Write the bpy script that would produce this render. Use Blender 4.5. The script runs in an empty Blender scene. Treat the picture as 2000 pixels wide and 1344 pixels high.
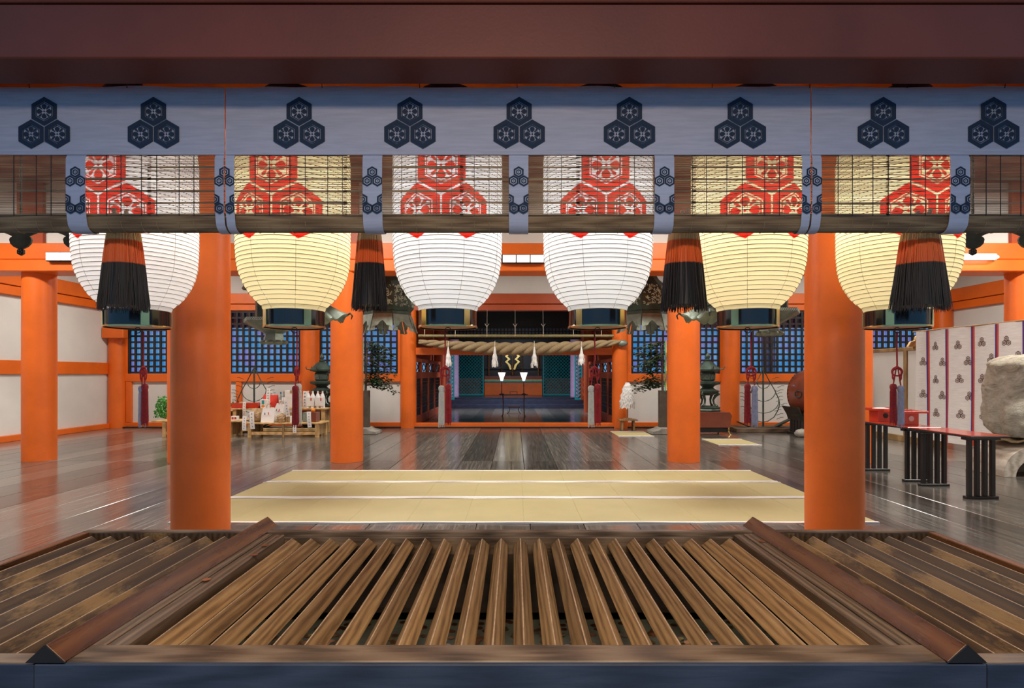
import bpy, bmesh, math, random
from mathutils import Vector, Matrix
PI = math.pi
R = random.Random(7)
C = bpy.context.scene.collection
F = 1111.0          # focal length in pixels of the 2000 px wide frame
EYE = 1.35          # camera height above the plank floor

# ---------------------------------------------------------------- camera, world, lights, exposure
cam_d = bpy.data.cameras.new('camera'); cam = bpy.data.objects.new('camera', cam_d); C.objects.link(cam)
cam.location = (0, 0, EYE); cam.rotation_euler = (PI/2, 0, 0)
cam_d.sensor_width = 36.0; cam_d.lens = 36.0*F/2000.0
cam_d.shift_x = -5/2000.0; cam_d.shift_y = (730-672)/2000.0
cam_d.clip_start = 0.05; cam_d.clip_end = 200
bpy.context.scene.camera = cam
sc = bpy.context.scene
sc.view_settings.view_transform = 'Standard'; sc.view_settings.look = 'None'
sc.view_settings.exposure = 0.0; sc.view_settings.gamma = 1.0; sc.view_settings.use_curve_mapping = False

w = bpy.data.worlds.new('dusk_sky'); sc.world = w; w.use_nodes = True
nt = w.node_tree; nt.nodes.clear()
wo = nt.nodes.new('ShaderNodeOutputWorld'); bg = nt.nodes.new('ShaderNodeBackground')
tc = nt.nodes.new('ShaderNodeTexCoord'); sx = nt.nodes.new('ShaderNodeSeparateXYZ'); rp = nt.nodes.new('ShaderNodeValToRGB')
rp.color_ramp.elements[0].position = 0.0; rp.color_ramp.elements[0].color = (0.12, 0.31, 0.54, 1)
rp.color_ramp.elements[1].position = 0.7; rp.color_ramp.elements[1].color = (0.065, 0.125, 0.25, 1)
nt.links.new(tc.outputs['Generated'], sx.inputs[0]); nt.links.new(sx.outputs[2], rp.inputs[0])
nt.links.new(rp.outputs[0], bg.inputs[0]); bg.inputs[1].default_value = 1.15
nt.links.new(bg.outputs[0], wo.inputs[0])

def area(name, loc, sx_, sy_, power, col, rot=(0, 0, 0)):
    l = bpy.data.lights.new(name, 'AREA'); l.shape = 'RECTANGLE'; l.size = sx_; l.size_y = sy_
    l.energy = power; l.color = col
    o = bpy.data.objects.new(name, l); C.objects.link(o); o.location = loc; o.rotation_euler = rot
    return o
def point(name, loc, power, col, r=0.1):
    l = bpy.data.lights.new(name, 'POINT'); l.energy = power; l.color = col; l.shadow_soft_size = r
    o = bpy.data.objects.new(name, l); C.objects.link(o); o.location = loc
    return o
WARM = (1.0, 0.86, 0.68); NEUT = (1.0, 0.95, 0.87)
for lx in (-7.4, -2.4, 2.4, 7.6):                       # unseen area lights added to light the hall, hidden behind the tie beams
    area('ceiling_fill', (lx, 6.7, 4.15), 1.6, 0.5, 140 if lx < 7 else 210, NEUT)
    area('ceiling_fill', (lx, 11.6, 4.15), 1.6, 0.5, 140, NEUT)
area('porch_lamp', (0, -0.5, 3.5), 2.4, 0.6, 125, (1.0, 0.78, 0.54), (math.radians(14), 0, 0))   # lamp of the porch over the offertory box
area('sanctuary_fill', (0, 20.5, 3.3), 1.6, 0.6, 230, (0.80, 0.88, 1.0))  # added area light, brightens the inner sanctuary
for lx in (-3.25, 3.25): area('gallery_fill', (lx, 17.2, 2.7), 0.2, 3.0, 45, (0.85, 0.92, 1.0))  # added lights, brighten the pale wall outside the side gates

# ---------------------------------------------------------------- mesh helpers
class MB:
    def __init__(s): s.v = []; s.f = []
    def add(s, v, f):
        n = len(s.v); s.v += [tuple(p) for p in v]; s.f += [tuple(i+n for i in q) for q in f]; return s
    def box(s, x0, x1, y0, y1, z0, z1):
        return s.add([(x0,y0,z0),(x1,y0,z0),(x1,y1,z0),(x0,y1,z0),(x0,y0,z1),(x1,y0,z1),(x1,y1,z1),(x0,y1,z1)],
                     [(0,3,2,1),(4,5,6,7),(0,1,5,4),(1,2,6,5),(2,3,7,6),(3,0,4,7)])
    def mbox(s, M, sx, sy, sz):
        t = MB().box(-sx/2, sx/2, -sy/2, sy/2, -sz/2, sz/2)
        return s.add([M @ Vector(p) for p in t.v], t.f)
    def merge(s, o, M=None):
        return s.add([(M @ Vector(p)) if M else p for p in o.v], o.f)
    def tube(s, path, r, n=8, cap=True):
        path = [Vector(p) for p in path]; m = len(path)
        rs = r if isinstance(r, (list, tuple)) else [r]*m
        v = []; f = []; up = None
        for i, p in enumerate(path):
            t = (path[min(i+1, m-1)]-path[max(i-1, 0)]).normalized()
            if up is None:
                up = Vector((0, 0, 1)) if abs(t.z) < .9 else Vector((1, 0, 0))
            a = t.cross(up)
            if a.length < 1e-6: a = t.cross(Vector((0, 1, 0.1)))
            a.normalize(); b = a.cross(t).normalized(); up = b
            for k in range(n):
                q = 2*PI*k/n; v.append(p+a*math.cos(q)*rs[i]+b*math.sin(q)*rs[i])
        for i in range(m-1):
            for k in range(n):
                k2 = (k+1) % n; f.append((i*n+k, (i+1)*n+k, (i+1)*n+k2, i*n+k2))
        if cap: f.append(tuple(range(n))); f.append(tuple((m-1)*n+k for k in reversed(range(n))))
        return s.add(v, f)
    def lathe(s, prof, n=32, c=(0, 0, 0), cap=True):
        v = []; f = []
        for r, z in prof:
            for k in range(n):
                q = 2*PI*k/n; v.append((c[0]+r*math.cos(q), c[1]+r*math.sin(q), c[2]+z))
        for i in range(len(prof)-1):
            for k in range(n):
                k2 = (k+1) % n; f.append((i*n+k, i*n+k2, (i+1)*n+k2, (i+1)*n+k))
        if cap:
            f.append(tuple(reversed(range(n)))); m = len(prof)-1; f.append(tuple(m*n+k for k in range(n)))
        return s.add(v, f)
    def prism(s, poly, a0, a1, axis='y'):
        """poly in the plane across the axis, extruded along it from a0 to a1"""
        n = len(poly); v = []
        for a in (a0, a1):
            for p, q in poly:
                v.append({'y': (p, a, q), 'x': (a, p, q), 'z': (p, q, a)}[axis])
        f = [tuple(range(n)), tuple(reversed(range(n, 2*n)))]
        for i in range(n): j = (i+1) % n; f.append((i, i+n, j+n, j))
        return s.add(v, f)
    def ball(s, c, r, n=12, m=8):
        r = r if isinstance(r, (tuple, list)) else (r, r, r)
        v = []; f = []
        for i in range(m+1):
            t = PI*i/m
            for k in range(n):
                q = 2*PI*k/n
                v.append((c[0]+r[0]*math.sin(t)*math.cos(q), c[1]+r[1]*math.sin(t)*math.sin(q), c[2]-r[2]*math.cos(t)))
        for i in range(m):
            for k in range(n):
                k2 = (k+1) % n; f.append((i*n+k, i*n+k2, (i+1)*n+k2, (i+1)*n+k))
        return s.add(v, f)
    def build(s, name, m, parent=None, world=False, smooth=False, bevel=0, jitter=0, keep=False):
        v = [Vector(p) for p in s.v]; loc = None
        if parent is None and not keep:
            xs = [p.x for p in v]; ys = [p.y for p in v]; zs = [p.z for p in v]
            loc = Vector(((min(xs)+max(xs))/2, (min(ys)+max(ys))/2, min(zs)))
            v = [p-loc for p in v]
        elif world and parent is not None:
            q = parent; off = Vector((0, 0, 0))
            while q: off += q.location; q = q.parent
            v = [p-off for p in v]
        if jitter: v = [p+Vector((R.uniform(-1, 1), R.uniform(-1, 1), R.uniform(-1, 1)))*jitter for p in v]
        me = bpy.data.meshes.new(name); me.from_pydata(v, [], s.f)
        bm = bmesh.new(); bm.from_mesh(me); bmesh.ops.remove_doubles(bm, verts=bm.verts, dist=1e-6)
        if len(bm.faces) < 60000: bmesh.ops.recalc_face_normals(bm, faces=bm.faces)
        if bevel: bmesh.ops.bevel(bm, geom=list(bm.edges), offset=bevel, segments=1, affect='EDGES')
        bm.to_mesh(me); bm.free()
        if smooth:
            for p in me.polygons: p.use_smooth = True
            me.set_sharp_from_angle(angle=math.radians(smooth if smooth > 1 else 40))
        for x in (m if isinstance(m, (list, tuple)) else [m]): me.materials.append(x)
        o = bpy.data.objects.new(name, me); C.objects.link(o)
        if loc is not None: o.location = loc
        if parent is not None: o.parent = parent
        return o

def tag(o, label=None, cat=None, group=None, kind=None):
    if label: o['label'] = label
    if cat: o['category'] = cat
    if group: o['group'] = group
    if kind: o['kind'] = kind
    return o
def thing(name, label, cat, loc=(0, 0, 0), rz=0, group=None, kind=None):
    o = bpy.data.objects.new(name, None); C.objects.link(o)
    o.location = loc; o.rotation_euler = (0, 0, rz); o.empty_display_size = .1
    return tag(o, label, cat, group, kind)
def dup(o, loc=None, rz=None, label=None, group=None, parent=None):
    c = o.copy(); C.objects.link(c)
    if parent is not None: c.parent = parent
    for ch in list(o.children): dup(ch, parent=c)
    if loc is not None: c.location = loc
    if rz is not None: c.rotation_euler = (0, 0, rz)
    if label: c['label'] = label
    if group: c['group'] = group
    return c
def inst(o, parent, loc, rot=(0, 0, 0), scale=(1, 1, 1)):
    """another piece sharing the mesh of o"""
    c = bpy.data.objects.new(o.name.split('.')[0], o.data); C.objects.link(c)
    c.parent = parent; c.location = loc; c.rotation_euler = rot; c.scale = scale
    for k in ('kind', 'label'):
        if k in o: c[k] = o[k]
    return c
def at(px, py, d):
    """point of the place seen at that pixel at the depth d"""
    return Vector(((px-1005)*d/F, d, EYE-(py-730)*d/F))
def XX(px, d): return (px-1005)*d/F
def ZZ(py, d): return EYE-(py-730)*d/F

# ---------------------------------------------------------------- materials
def pb(name):
    m = bpy.data.materials.new(name); m.use_nodes = True
    return m, m.node_tree, m.node_tree.nodes['Principled BSDF']
def coords(nt, scale=(1, 1, 1), rand=True):
    tc = nt.nodes.new('ShaderNodeTexCoord'); mp = nt.nodes.new('ShaderNodeMapping')
    mp.inputs['Scale'].default_value = scale
    nt.links.new(tc.outputs['Object'], mp.inputs['Vector'])
    if rand:
        oi = nt.nodes.new('ShaderNodeObjectInfo'); ml = nt.nodes.new('ShaderNodeMath'); ml.operation = 'MULTIPLY'
        ml.inputs[1].default_value = 37.0
        nt.links.new(oi.outputs['Random'], ml.inputs[0]); nt.links.new(ml.outputs[0], mp.inputs['Location'])
        return mp.outputs[0], oi.outputs['Random']
    return mp.outputs[0], None
def ramp(nt, src, stops):
    r = nt.nodes.new('ShaderNodeValToRGB'); e = r.color_ramp.elements
    while len(e) > 1: e.remove(e[-1])
    e[0].position = stops[0][0]; e[0].color = (*stops[0][1], 1)
    for p, c in stops[1:]: q = e.new(p); q.color = (*c, 1)
    nt.links.new(src, r.inputs[0]); return r.outputs[0]
def noise(nt, vec, scale, detail=4, rough=.55, dist=0):
    n = nt.nodes.new('ShaderNodeTexNoise'); n.inputs['Scale'].default_value = scale; n.inputs['Detail'].default_value = detail
    n.inputs['Roughness'].default_value = rough; n.inputs['Distortion'].default_value = dist
    nt.links.new(vec, n.inputs['Vector']); return n.outputs['Fac']
def bumpn(nt, b, h, strength, dist=.01):
    q = nt.nodes.new('ShaderNodeBump'); q.inputs['Strength'].default_value = strength; q.inputs['Distance'].default_value = dist
    nt.links.new(h, q.inputs['Height']); nt.links.new(q.outputs[0], b.inputs['Normal'])
def plain(name, col, rough=.5, metal=0, var=.12, scale=6, bump=0, bscale=60, spec=None, coat=0):
    m, nt, b = pb(name)
    vec, _ = coords(nt)
    f = noise(nt, vec, scale, 5)
    c = ramp(nt, f, [(.3, tuple(x*(1-var) for x in col)), (.7, tuple(min(1, x*(1+var)) for x in col))])
    nt.links.new(c, b.inputs['Base Color']); b.inputs['Roughness'].default_value = rough; b.inputs['Metallic'].default_value = metal
    if spec is not None: b.inputs['Specular IOR Level'].default_value = spec
    if coat: b.inputs['Coat Weight'].default_value = coat; b.inputs['Coat Roughness'].default_value = .08
    if bump: bumpn(nt, b, noise(nt, vec, bscale, 3), bump)
    return m
def wood(name, dark, mid, light, grain=(14, .9, 14), rough=(.3, .5), bump=.25, ring=True, tone=.25, rscale=5.0, distort=2.6, ior=1.5, rf=.18, rmix=.66):
    m, nt, b = pb(name)
    vec, rnd = coords(nt, grain)
    wv = nt.nodes.new('ShaderNodeTexWave'); wv.wave_type = 'BANDS'; wv.bands_direction = 'X'
    wv.inputs['Scale'].default_value = rscale*rf; wv.inputs['Distortion'].default_value = distort*3.0; wv.inputs['Detail'].default_value = 3
    wv.inputs['Detail Scale'].default_value = .8
    nt.links.new(vec, wv.inputs['Vector'])
    f2 = noise(nt, vec, rscale, 6, .65, .6)
    mx = nt.nodes.new('ShaderNodeMix'); mx.data_type = 'FLOAT'; mx.inputs[0].default_value = rmix if ring else .95
    nt.links.new(wv.outputs['Fac'], mx.inputs[2]); nt.links.new(f2, mx.inputs[3])
    c = ramp(nt, mx.outputs[0], [(.22, dark), (.5, mid), (.8, light)])
    hs = nt.nodes.new('ShaderNodeHueSaturation'); mr = nt.nodes.new('ShaderNodeMapRange')
    mr.inputs['To Min'].default_value = 1-tone; mr.inputs['To Max'].default_value = 1+tone
    nt.links.new(rnd, mr.inputs['Value']); nt.links.new(mr.outputs[0], hs.inputs['Value']); nt.links.new(c, hs.inputs['Color'])
    nt.links.new(hs.outputs[0], b.inputs['Base Color'])
    rr = nt.nodes.new('ShaderNodeMapRange'); rr.inputs['To Min'].default_value = rough[0]; rr.inputs['To Max'].default_value = rough[1]
    nt.links.new(f2, rr.inputs['Value']); nt.links.new(rr.outputs[0], b.inputs['Roughness'])
    b.inputs['IOR'].default_value = ior
    if bump: bumpn(nt, b, mx.outputs[0], bump, .004)
    return m
def emit(name, col, s):
    m, nt, b = pb(name); b.inputs['Base Color'].default_value = (*col, 1)
    b.inputs['Emission Color'].default_value = (*col, 1); b.inputs['Emission Strength'].default_value = s
    return m

VERM = (0.80, 0.150, 0.012)
M = {}
def paint(name, col, rough=.42):
    m, nt, b = pb(name)
    vec, _ = coords(nt)
    f = noise(nt, vec, 1.6, 6, .6)
    c = ramp(nt, f, [(.25, tuple(x*.80 for x in col)), (.55, col), (.8, tuple(min(1, x*1.12) for x in col))])
    nt.links.new(c, b.inputs['Base Color']); b.inputs['Roughness'].default_value = rough
    bumpn(nt, b, noise(nt, vec, 9, 4), .12, .02)
    return m
M['verm'] = paint('vermilion_paint', VERM)
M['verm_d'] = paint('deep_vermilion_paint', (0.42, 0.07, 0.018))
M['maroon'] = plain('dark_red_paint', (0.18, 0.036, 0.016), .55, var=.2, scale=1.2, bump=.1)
M['plaster'] = plain('plaster', (0.69, 0.675, 0.63), .85, var=.05, scale=1.5, bump=.06)
M['plank'] = wood('polished_plank', (.050, .045, .038), (.115, .105, .090), (.26, .235, .195), grain=(7, .30, 7), rough=(.10, .26), bump=.035, ring=False, tone=.5, ior=2.3)
M['cedar'] = wood('brown_slat_wood', (.095, .050, .019), (.31, .175, .068), (.47, .30, .13), rf=.32, rmix=.74, grain=(16, 1.1, 16), rough=(.26, .5), bump=.35, tone=.28)
M['rail'] = wood('grey_brown_rail_wood', (.045, .028, .015), (.15, .095, .055), (.27, .19, .12), grain=(16, 1.2, 16), rough=(.3, .55), bump=.5, tone=.08)
M['railx'] = wood('grey_brown_rail_wood_across', (.045, .028, .015), (.15, .095, .055), (.27, .19, .12), grain=(1.2, 16, 16), rough=(.3, .55), bump=.5, tone=.05)
M['bar'] = wood('red_brown_bar_wood', (.060, .022, .010), (.14, .05, .018), (.21, .085, .028), grain=(8, .9, 8), rough=(.20, .36), bump=.12, tone=.05)
M['boxface'] = wood('dusk_tinted_black_wood', (.016, .026, .050), (.026, .042, .078), (.042, .062, .105), grain=(1.1, 12, 12), rough=(.5, .7), bump=.25, tone=.05)  # blue of the reflected dusk sky is put into the wood colour
M['inner'] = plain('dark_box_interior', (.05, .034, .02), .8, var=.3)
M['worn'] = wood('worn_slat_wood', (.035, .022, .013), (.075, .042, .020), (.13, .075, .034), grain=(14, 1.0, 14), rough=(.28, .5), bump=.3, tone=.15)
def wear(m, col, lo=.52, hi=.66):
    nt = m.node_tree; b = nt.nodes['Principled BSDF']; src = b.inputs['Base Color'].links[0].from_socket
    vec, _ = coords(nt, (2.2, 1.6, 2.2)); f = noise(nt, vec, 1.6, 3, .5); g2 = noise(nt, coords(nt, (60, 14, 60))[0], 2.0, 5, .7)
    ad = nt.nodes.new('ShaderNodeMath'); ad.operation = 'MULTIPLY_ADD'; ad.inputs[1].default_value = .35
    nt.links.new(g2, ad.inputs[0]); nt.links.new(f, ad.inputs[2])
    mr = nt.nodes.new('ShaderNodeMapRange'); mr.inputs['From Min'].default_value = lo+.17; mr.inputs['From Max'].default_value = hi+.17
    nt.links.new(ad.outputs[0], mr.inputs['Value'])
    mx = nt.nodes.new('ShaderNodeMix'); mx.data_type = 'RGBA'; mx.inputs[7].default_value = (*col, 1)
    nt.links.new(mr.outputs[0], mx.inputs[0]); nt.links.new(src, mx.inputs[6]); nt.links.new(mx.outputs[2], b.inputs['Base Color'])
wear(M['worn'], (.34, .20, .075))
M['navy'] = plain('navy_dye', (0.012, 0.026, 0.055), .8, var=.1)
M['brownink'] = plain('brown_dye', (0.10, 0.028, 0.016), .8, var=.1)
M['black'] = plain('black_lacquer', (.012, .012, .013), .15, var=.1, coat=.5)
M['blackw'] = plain('black_painted_wood', (.016, .015, .015), .35, var=.2)
M['brass'] = plain('brass', (.75, .55, .22), .22, 1, var=.1)
M['gold'] = plain('gold_leaf', (.85, .62, .18), .28, 1, var=.15, scale=20)
M['bronze'] = plain('green_bronze', (.07, .105, .085), .5, .55, var=.45, scale=5, bump=.3)
M['bronzel'] = plain('pale_verdigris_bronze', (.22, .27, .22), .5, .5, var=.35, scale=7, bump=.3)
M['bronzed'] = plain('dark_bronze', (.045, .05, .042), .45, .6, var=.4, scale=7, bump=.3)
M['matw'] = plain('white_hem_cloth', (.86, .84, .82), .8, var=.03)
M['redc'] = plain('red_cord', (.42, .022, .022), .75, var=.25, scale=40, bump=.3, bscale=300)
M['crimson'] = plain('crimson_tassel', (.30, .018, .020), .8, var=.3, scale=60)
M['cream'] = plain('cream_tassel', (.72, .66, .54), .8, var=.12, scale=60)
M['lilac'] = plain('grey_lilac_tassel', (.38, .36, .44), .8, var=.15, scale=60)
M['paper'] = plain('white_paper', (.84, .83, .80), .75, var=.03)
M['straw'] = wood('rice_straw', (.15, .10, .05), (.32, .23, .12), (.44, .34, .19), grain=(10, 10, 10), rough=(.7, .9), bump=.3, tone=.05, ring=False)
M['bamboo'] = plain('bamboo', (.20, .17, .07), .4, var=.25)
M['pale'] = wood('pale_cypress', (.42, .25, .09), (.60, .38, .15), (.72, .50, .24), grain=(2, 8, 8), rough=(.5, .7), bump=.1, tone=.12)
M['oak'] = wood('honey_wood', (.20, .12, .045), (.33, .20, .085), (.45, .30, .14), grain=(6, 6, 2), rough=(.5, .7), bump=.1, tone=.1)
M['teal'] = plain('teal_paint', (.012, .30, .32), .45, var=.2)
M['redbrown'] = plain('red_brown_lacquer', (.20, .05, .025), .3, var=.15, coat=.3)
M['redlac'] = plain('bright_red_lacquer', (.55, .045, .015), .2, var=.1, coat=.5)
M['stone'] = plain('grey_stone', (.28, .26, .22), .85, var=.35, scale=5, bump=.8, bscale=14)
M['leaf'] = plain('dark_leaf', (.022, .055, .018), .4, var=.4, scale=12)
M['green'] = plain('fresh_leaf', (.05, .30, .035), .5, var=.4, scale=14)
M['stem'] = plain('bark', (.09, .07, .05), .8, var=.3)
M['kraft'] = plain('brown_paper', (.42, .28, .15), .75, var=.15, bump=.3, bscale=12)
M['orange'] = plain('orange_fruit', (.85, .28, .02), .5, var=.1)
M['cabbage'] = plain('cabbage_green', (.30, .45, .12), .55, var=.2)
M['bagred'] = plain('red_paper_bag', (.70, .05, .03), .6, var=.08)
M['blue'] = plain('blue_cap', (.05, .12, .3), .5)
M['glassb'] = plain('pale_bottle', (.30, .36, .36), .15, var=.1)
M['copper'] = plain('copper_coin', (.48, .22, .10), .35, .9, var=.3)
M['silver'] = plain('silver_coin', (.55, .53, .48), .35, .9, var=.2)
M['brassc'] = plain('brass_coin', (.55, .42, .16), .35, .9, var=.2)
M['tube'] = emit('fluorescent_tube', (1, .98, .95), 7)
M['shade'] = emit('lit_paper_shade', (1, .96, .88), 2.6)
M['lightbox'] = emit('lit_paper_panel', (.98, .93, .90), 1.05)

def mat_goza():
    m, nt, b = pb('rush_matting')
    vec, _ = coords(nt)
    f = noise(nt, vec, 1.3, 4)
    c = ramp(nt, f, [(.3, (.43, .365, .17)), (.7, (.51, .44, .22))])
    wv = nt.nodes.new('ShaderNodeTexWave'); wv.bands_direction = 'Y'; wv.inputs['Scale'].default_value = 40; wv.inputs['Distortion'].default_value = 1
    nt.links.new(vec, wv.inputs['Vector']); bumpn(nt, b, wv.outputs['Fac'], .25, .002)
    nt.links.new(c, b.inputs['Base Color']); b.inputs['Roughness'].default_value = .6
    return m
M['goza'] = mat_goza()

def mat_cloth(name, col, trans, weave=True):
    m, nt, b = pb(name)
    out = nt.nodes['Material Output']
    vec, _ = coords(nt, rand=False)
    wv = nt.nodes.new('ShaderNodeTexNoise'); wv.inputs['Scale'].default_value = 5; wv.inputs['Detail'].default_value = 6
    mp = nt.nodes.new('ShaderNodeMapping'); mp.inputs['Scale'].default_value = (1.2, 1, 14)
    nt.links.new(vec, mp.inputs[0]); nt.links.new(mp.outputs[0], wv.inputs['Vector'])
    c = ramp(nt, wv.outputs['Fac'], [(.3, tuple(x*.84 for x in col)), (.7, col)])
    nt.links.new(c, b.inputs['Base Color']); b.inputs['Roughness'].default_value = .85
    tr = nt.nodes.new('ShaderNodeBsdfTranslucent'); mx = nt.nodes.new('ShaderNodeMixShader'); mx.inputs[0].default_value = trans
    nt.links.new(c, tr.inputs['Color']); nt.links.new(b.outputs[0], mx.inputs[1]); nt.links.new(tr.outputs[0], mx.inputs[2])
    nt.links.new(mx.outputs[0], out.inputs[0])
    bumpn(nt, b, wv.outputs['Fac'], .3, .004)
    return m
M['valance'] = mat_cloth('white_hemp_cloth', (.60, .59, .70), .20)
M['curtain'] = mat_cloth('white_curtain_cloth', (.92, .91, .88), .05)
M['strapc'] = mat_cloth('white_strap_cloth', (.55, .57, .70), .12)

def mat_lantern():
    m, nt, b = pb('lantern_paper')
    out = nt.nodes['Material Output']
    at_ = nt.nodes.new('ShaderNodeAttribute'); at_.attribute_name = 'print'
    oi = nt.nodes.new('ShaderNodeObjectInfo')
    mx = nt.nodes.new('ShaderNodeMix'); mx.data_type = 'RGBA'
    nt.links.new(at_.outputs['Color'], mx.inputs[0]); nt.links.new(oi.outputs['Color'], mx.inputs[6])
    mx.inputs[7].default_value = (.80, .022, .012, 1)
    tr = nt.nodes.new('ShaderNodeBsdfTranslucent'); ms = nt.nodes.new('ShaderNodeMixShader'); ms.inputs[0].default_value = .72
    nt.links.new(mx.outputs[2], tr.inputs['Color']); nt.links.new(mx.outputs[2], b.inputs['Base Color'])
    b.inputs['Roughness'].default_value = .6
    nt.links.new(b.outputs[0], ms.inputs[1]); nt.links.new(tr.outputs[0], ms.inputs[2]); nt.links.new(ms.outputs[0], out.inputs[0])
    return m
M['lpaper'] = mat_lantern()
M['lrib'] = plain('lantern_hoop', (.20, .13, .04), .6)

def mat_pane():
    m, nt, b = pb('window_pane')
    out = nt.nodes['Material Output']
    vec, _ = coords(nt, (1.0, 1, 1.0))
    f = noise(nt, vec, 2.2, 2)
    c = ramp(nt, f, [(.35, (.50, .85, 1.0)), (.5, (.80, .92, 1.0)), (.62, (1.0, .74, .98))])
    tr = nt.nodes.new('ShaderNodeBsdfTransparent'); nt.links.new(c, tr.inputs[0])
    gl = nt.nodes.new('ShaderNodeBsdfGlossy'); gl.inputs['Roughness'].default_value = .12
    ms = nt.nodes.new('ShaderNodeMixShader'); ms.inputs[0].default_value = .10
    nt.links.new(tr.outputs[0], ms.inputs[1]); nt.links.new(gl.outputs[0], ms.inputs[2]); nt.links.new(ms.outputs[0], out.inputs[0])
    return m
M['pane'] = mat_pane()

def mat_brush():
    m, nt, b = pb('banded_horsehair')
    tc = nt.nodes.new('ShaderNodeTexCoord'); sx = nt.nodes.new('ShaderNodeSeparateXYZ'); nt.links.new(tc.outputs['Object'], sx.inputs[0])
    mr = nt.nodes.new('ShaderNodeMapRange'); mr.inputs['From Min'].default_value = -.55; mr.inputs['From Max'].default_value = 0
    nt.links.new(sx.outputs[2], mr.inputs['Value'])
    c = ramp(nt, mr.outputs[0], [(0, (.028, .019, .014)), (.515, (.026, .017, .012)), (.525, (.85, .13, .018)), (.765, (.92, .17, .025)), (.785, (.85, .66, .32)), (1, (.9, .74, .38))])
    nt.links.new(c, b.inputs['Base Color']); b.inputs['Roughness'].default_value = .55
    return m
M['brush'] = mat_brush()

# ---------------------------------------------------------------- crest: three hexagons with a flower in each
def clip(poly, axis, val, keep_less):
    out = []
    for i in range(len(poly)):
        a, b = poly[i], poly[(i+1) % len(poly)]
        ia = (a[axis] <= val) == keep_less or a[axis] == val; ib = (b[axis] <= val) == keep_less or b[axis] == val
        if ia: out.append(a)
        if ia != ib:
            t = (val-a[axis])/(b[axis]-a[axis]); out.append((a[0]+(b[0]-a[0])*t, a[1]+(b[1]-a[1])*t))
    return out
def crest_polys(Rh, full=True, lines=False):
    P = []
    def hexp(r, c): return [(c[0]+r*math.sin(PI/3*k), c[1]+r*math.cos(PI/3*k)) for k in range(6)]
    def ring(r1, r2, c):
        a, b = hexp(r1, c), hexp(r2, c)
        for k in range(6): P.append([a[k], a[(k+1) % 6], b[(k+1) % 6], b[k]])
    s = Rh*1.04
    for c in ((0, s*.5*2-s*0), (-s*math.sqrt(3)/2, -s*.5), (s*math.sqrt(3)/2, -s*.5)):
        if lines:
            ring(Rh, Rh*.74, c); ring(Rh*.48, Rh*.28, c); P.append(hexp(Rh*.13, c)); continue
        ring(Rh, Rh*.68, c)
        if full:
            ring(Rh*.635, Rh*.575, c)
            for k in range(4):
                a0 = PI/2*k
                def pt(r, a): return (c[0]+r*Rh*math.sin(a0+a), c[1]+r*Rh*math.cos(a0+a))
                P.append([pt(.11, 0), pt(.30, -.50), pt(.42, -.42), pt(.48, -.20), pt(.50, 0), pt(.48, .20), pt(.42, .42), pt(.30, .50)])
                a0 += PI/4
                P.append([pt(.20, -.10), pt(.46, -.17), pt(.50, 0), pt(.46, .17), pt(.20, .10)])
            P.append(hexp(Rh*.06, c))
        else:
            ring(Rh*.50, Rh*.30, c); P.append(hexp(Rh*.10, c))
    return P
def crest_mb(polys, x=0, z=0, y=0, thick=.0012, clipx=None, wrap=None):
    mb = MB()
    for p in polys:
        p = [(a+x, b+z) for a, b in p]
        if clipx:
            p = clip(p, 0, clipx[1], True)
            if len(p) > 2: p = clip(p, 0, clipx[0], False)
        if len(p) < 3: continue
        if wrap: mb.prism(p, y, y-thick, 'y')
        else: mb.prism(p, y, y-thick, 'y')
    return mb

# ---------------------------------------------------------------- the setting
floor = MB().box(-11.2, 12, -2.5, 14.25, -.12, -.03).build('floor', M['blackw'])
tag(floor, 'glossy dark plank floor of the hall', kind='structure')
pw = .48
for j, (y0, y1) in enumerate(((-2.5, 2.9), (2.9, 8.8), (8.8, 14.2))):
    proto = MB().box(-pw/2+.003, pw/2-.003, -(y1-y0)/2+.002, (y1-y0)/2-.002, -.03, 0).build('plank', M['plank'], floor, bevel=.003)
    proto.location = Vector((-10.9+pw/2, (y0+y1)/2, 0))-floor.location
    k = 1
    while -10.9+pw*(k+.5) < 11.9:
        inst(proto, floor, Vector((-10.9+pw*(k+.5), (y0+y1)/2, R.uniform(-.0015, 0)))-floor.location, rot=(0, R.uniform(-.003, .003), 0)); k += 1

def structure(name, mb, m, label=None, bevel=0, parent=None):
    o = mb.build(name, m, parent, world=True, bevel=bevel)
    if parent is None: tag(o, label, kind='structure')
    return o
YB = 14.3
XL, XR = -10.1, 10.87
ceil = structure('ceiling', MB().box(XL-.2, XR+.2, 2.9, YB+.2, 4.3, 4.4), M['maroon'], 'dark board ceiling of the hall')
structure('ceiling_sanctuary', MB().box(-3.0, 3.0, YB+.2, 27, 3.7, 3.8), M['blackw'], 'dark ceiling of the inner sanctuary')
# back wall in bays
def bay(name, x0, x1, label, posts=()):
    o = structure(name, MB().box(x0, x1, YB-.02, YB+.06, .13, 1.15), M['plaster'], label)
    structure('plaster_panel', MB().box(x0, x1, YB-.02, YB+.06, 3.35, 4.3), M['plaster'], parent=o)
    structure('baseboard', MB().box(x0, x1, YB-.08, YB+.08, 0, .13), M['verm'], parent=o, bevel=.006)
    structure('sill_rail', MB().box(x0, x1, YB-.09, YB+.09, 1.15, 1.35), M['verm'], parent=o, bevel=.006)
    structure('lintel_beam', MB().box(x0, x1, YB-.10, YB+.10, 2.93, 3.08), M['verm'], parent=o, bevel=.008)
    structure('lintel_beam', MB().box(x0, x1, YB-.13, YB+.13, 3.095, 3.35), M['verm'], parent=o, bevel=.008)
    for x in posts: structure('post', MB().box(x-.07, x+.07, YB-.085, YB+.085, .13, 1.15), M['verm'], parent=o, bevel=.006)
    return o
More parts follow.
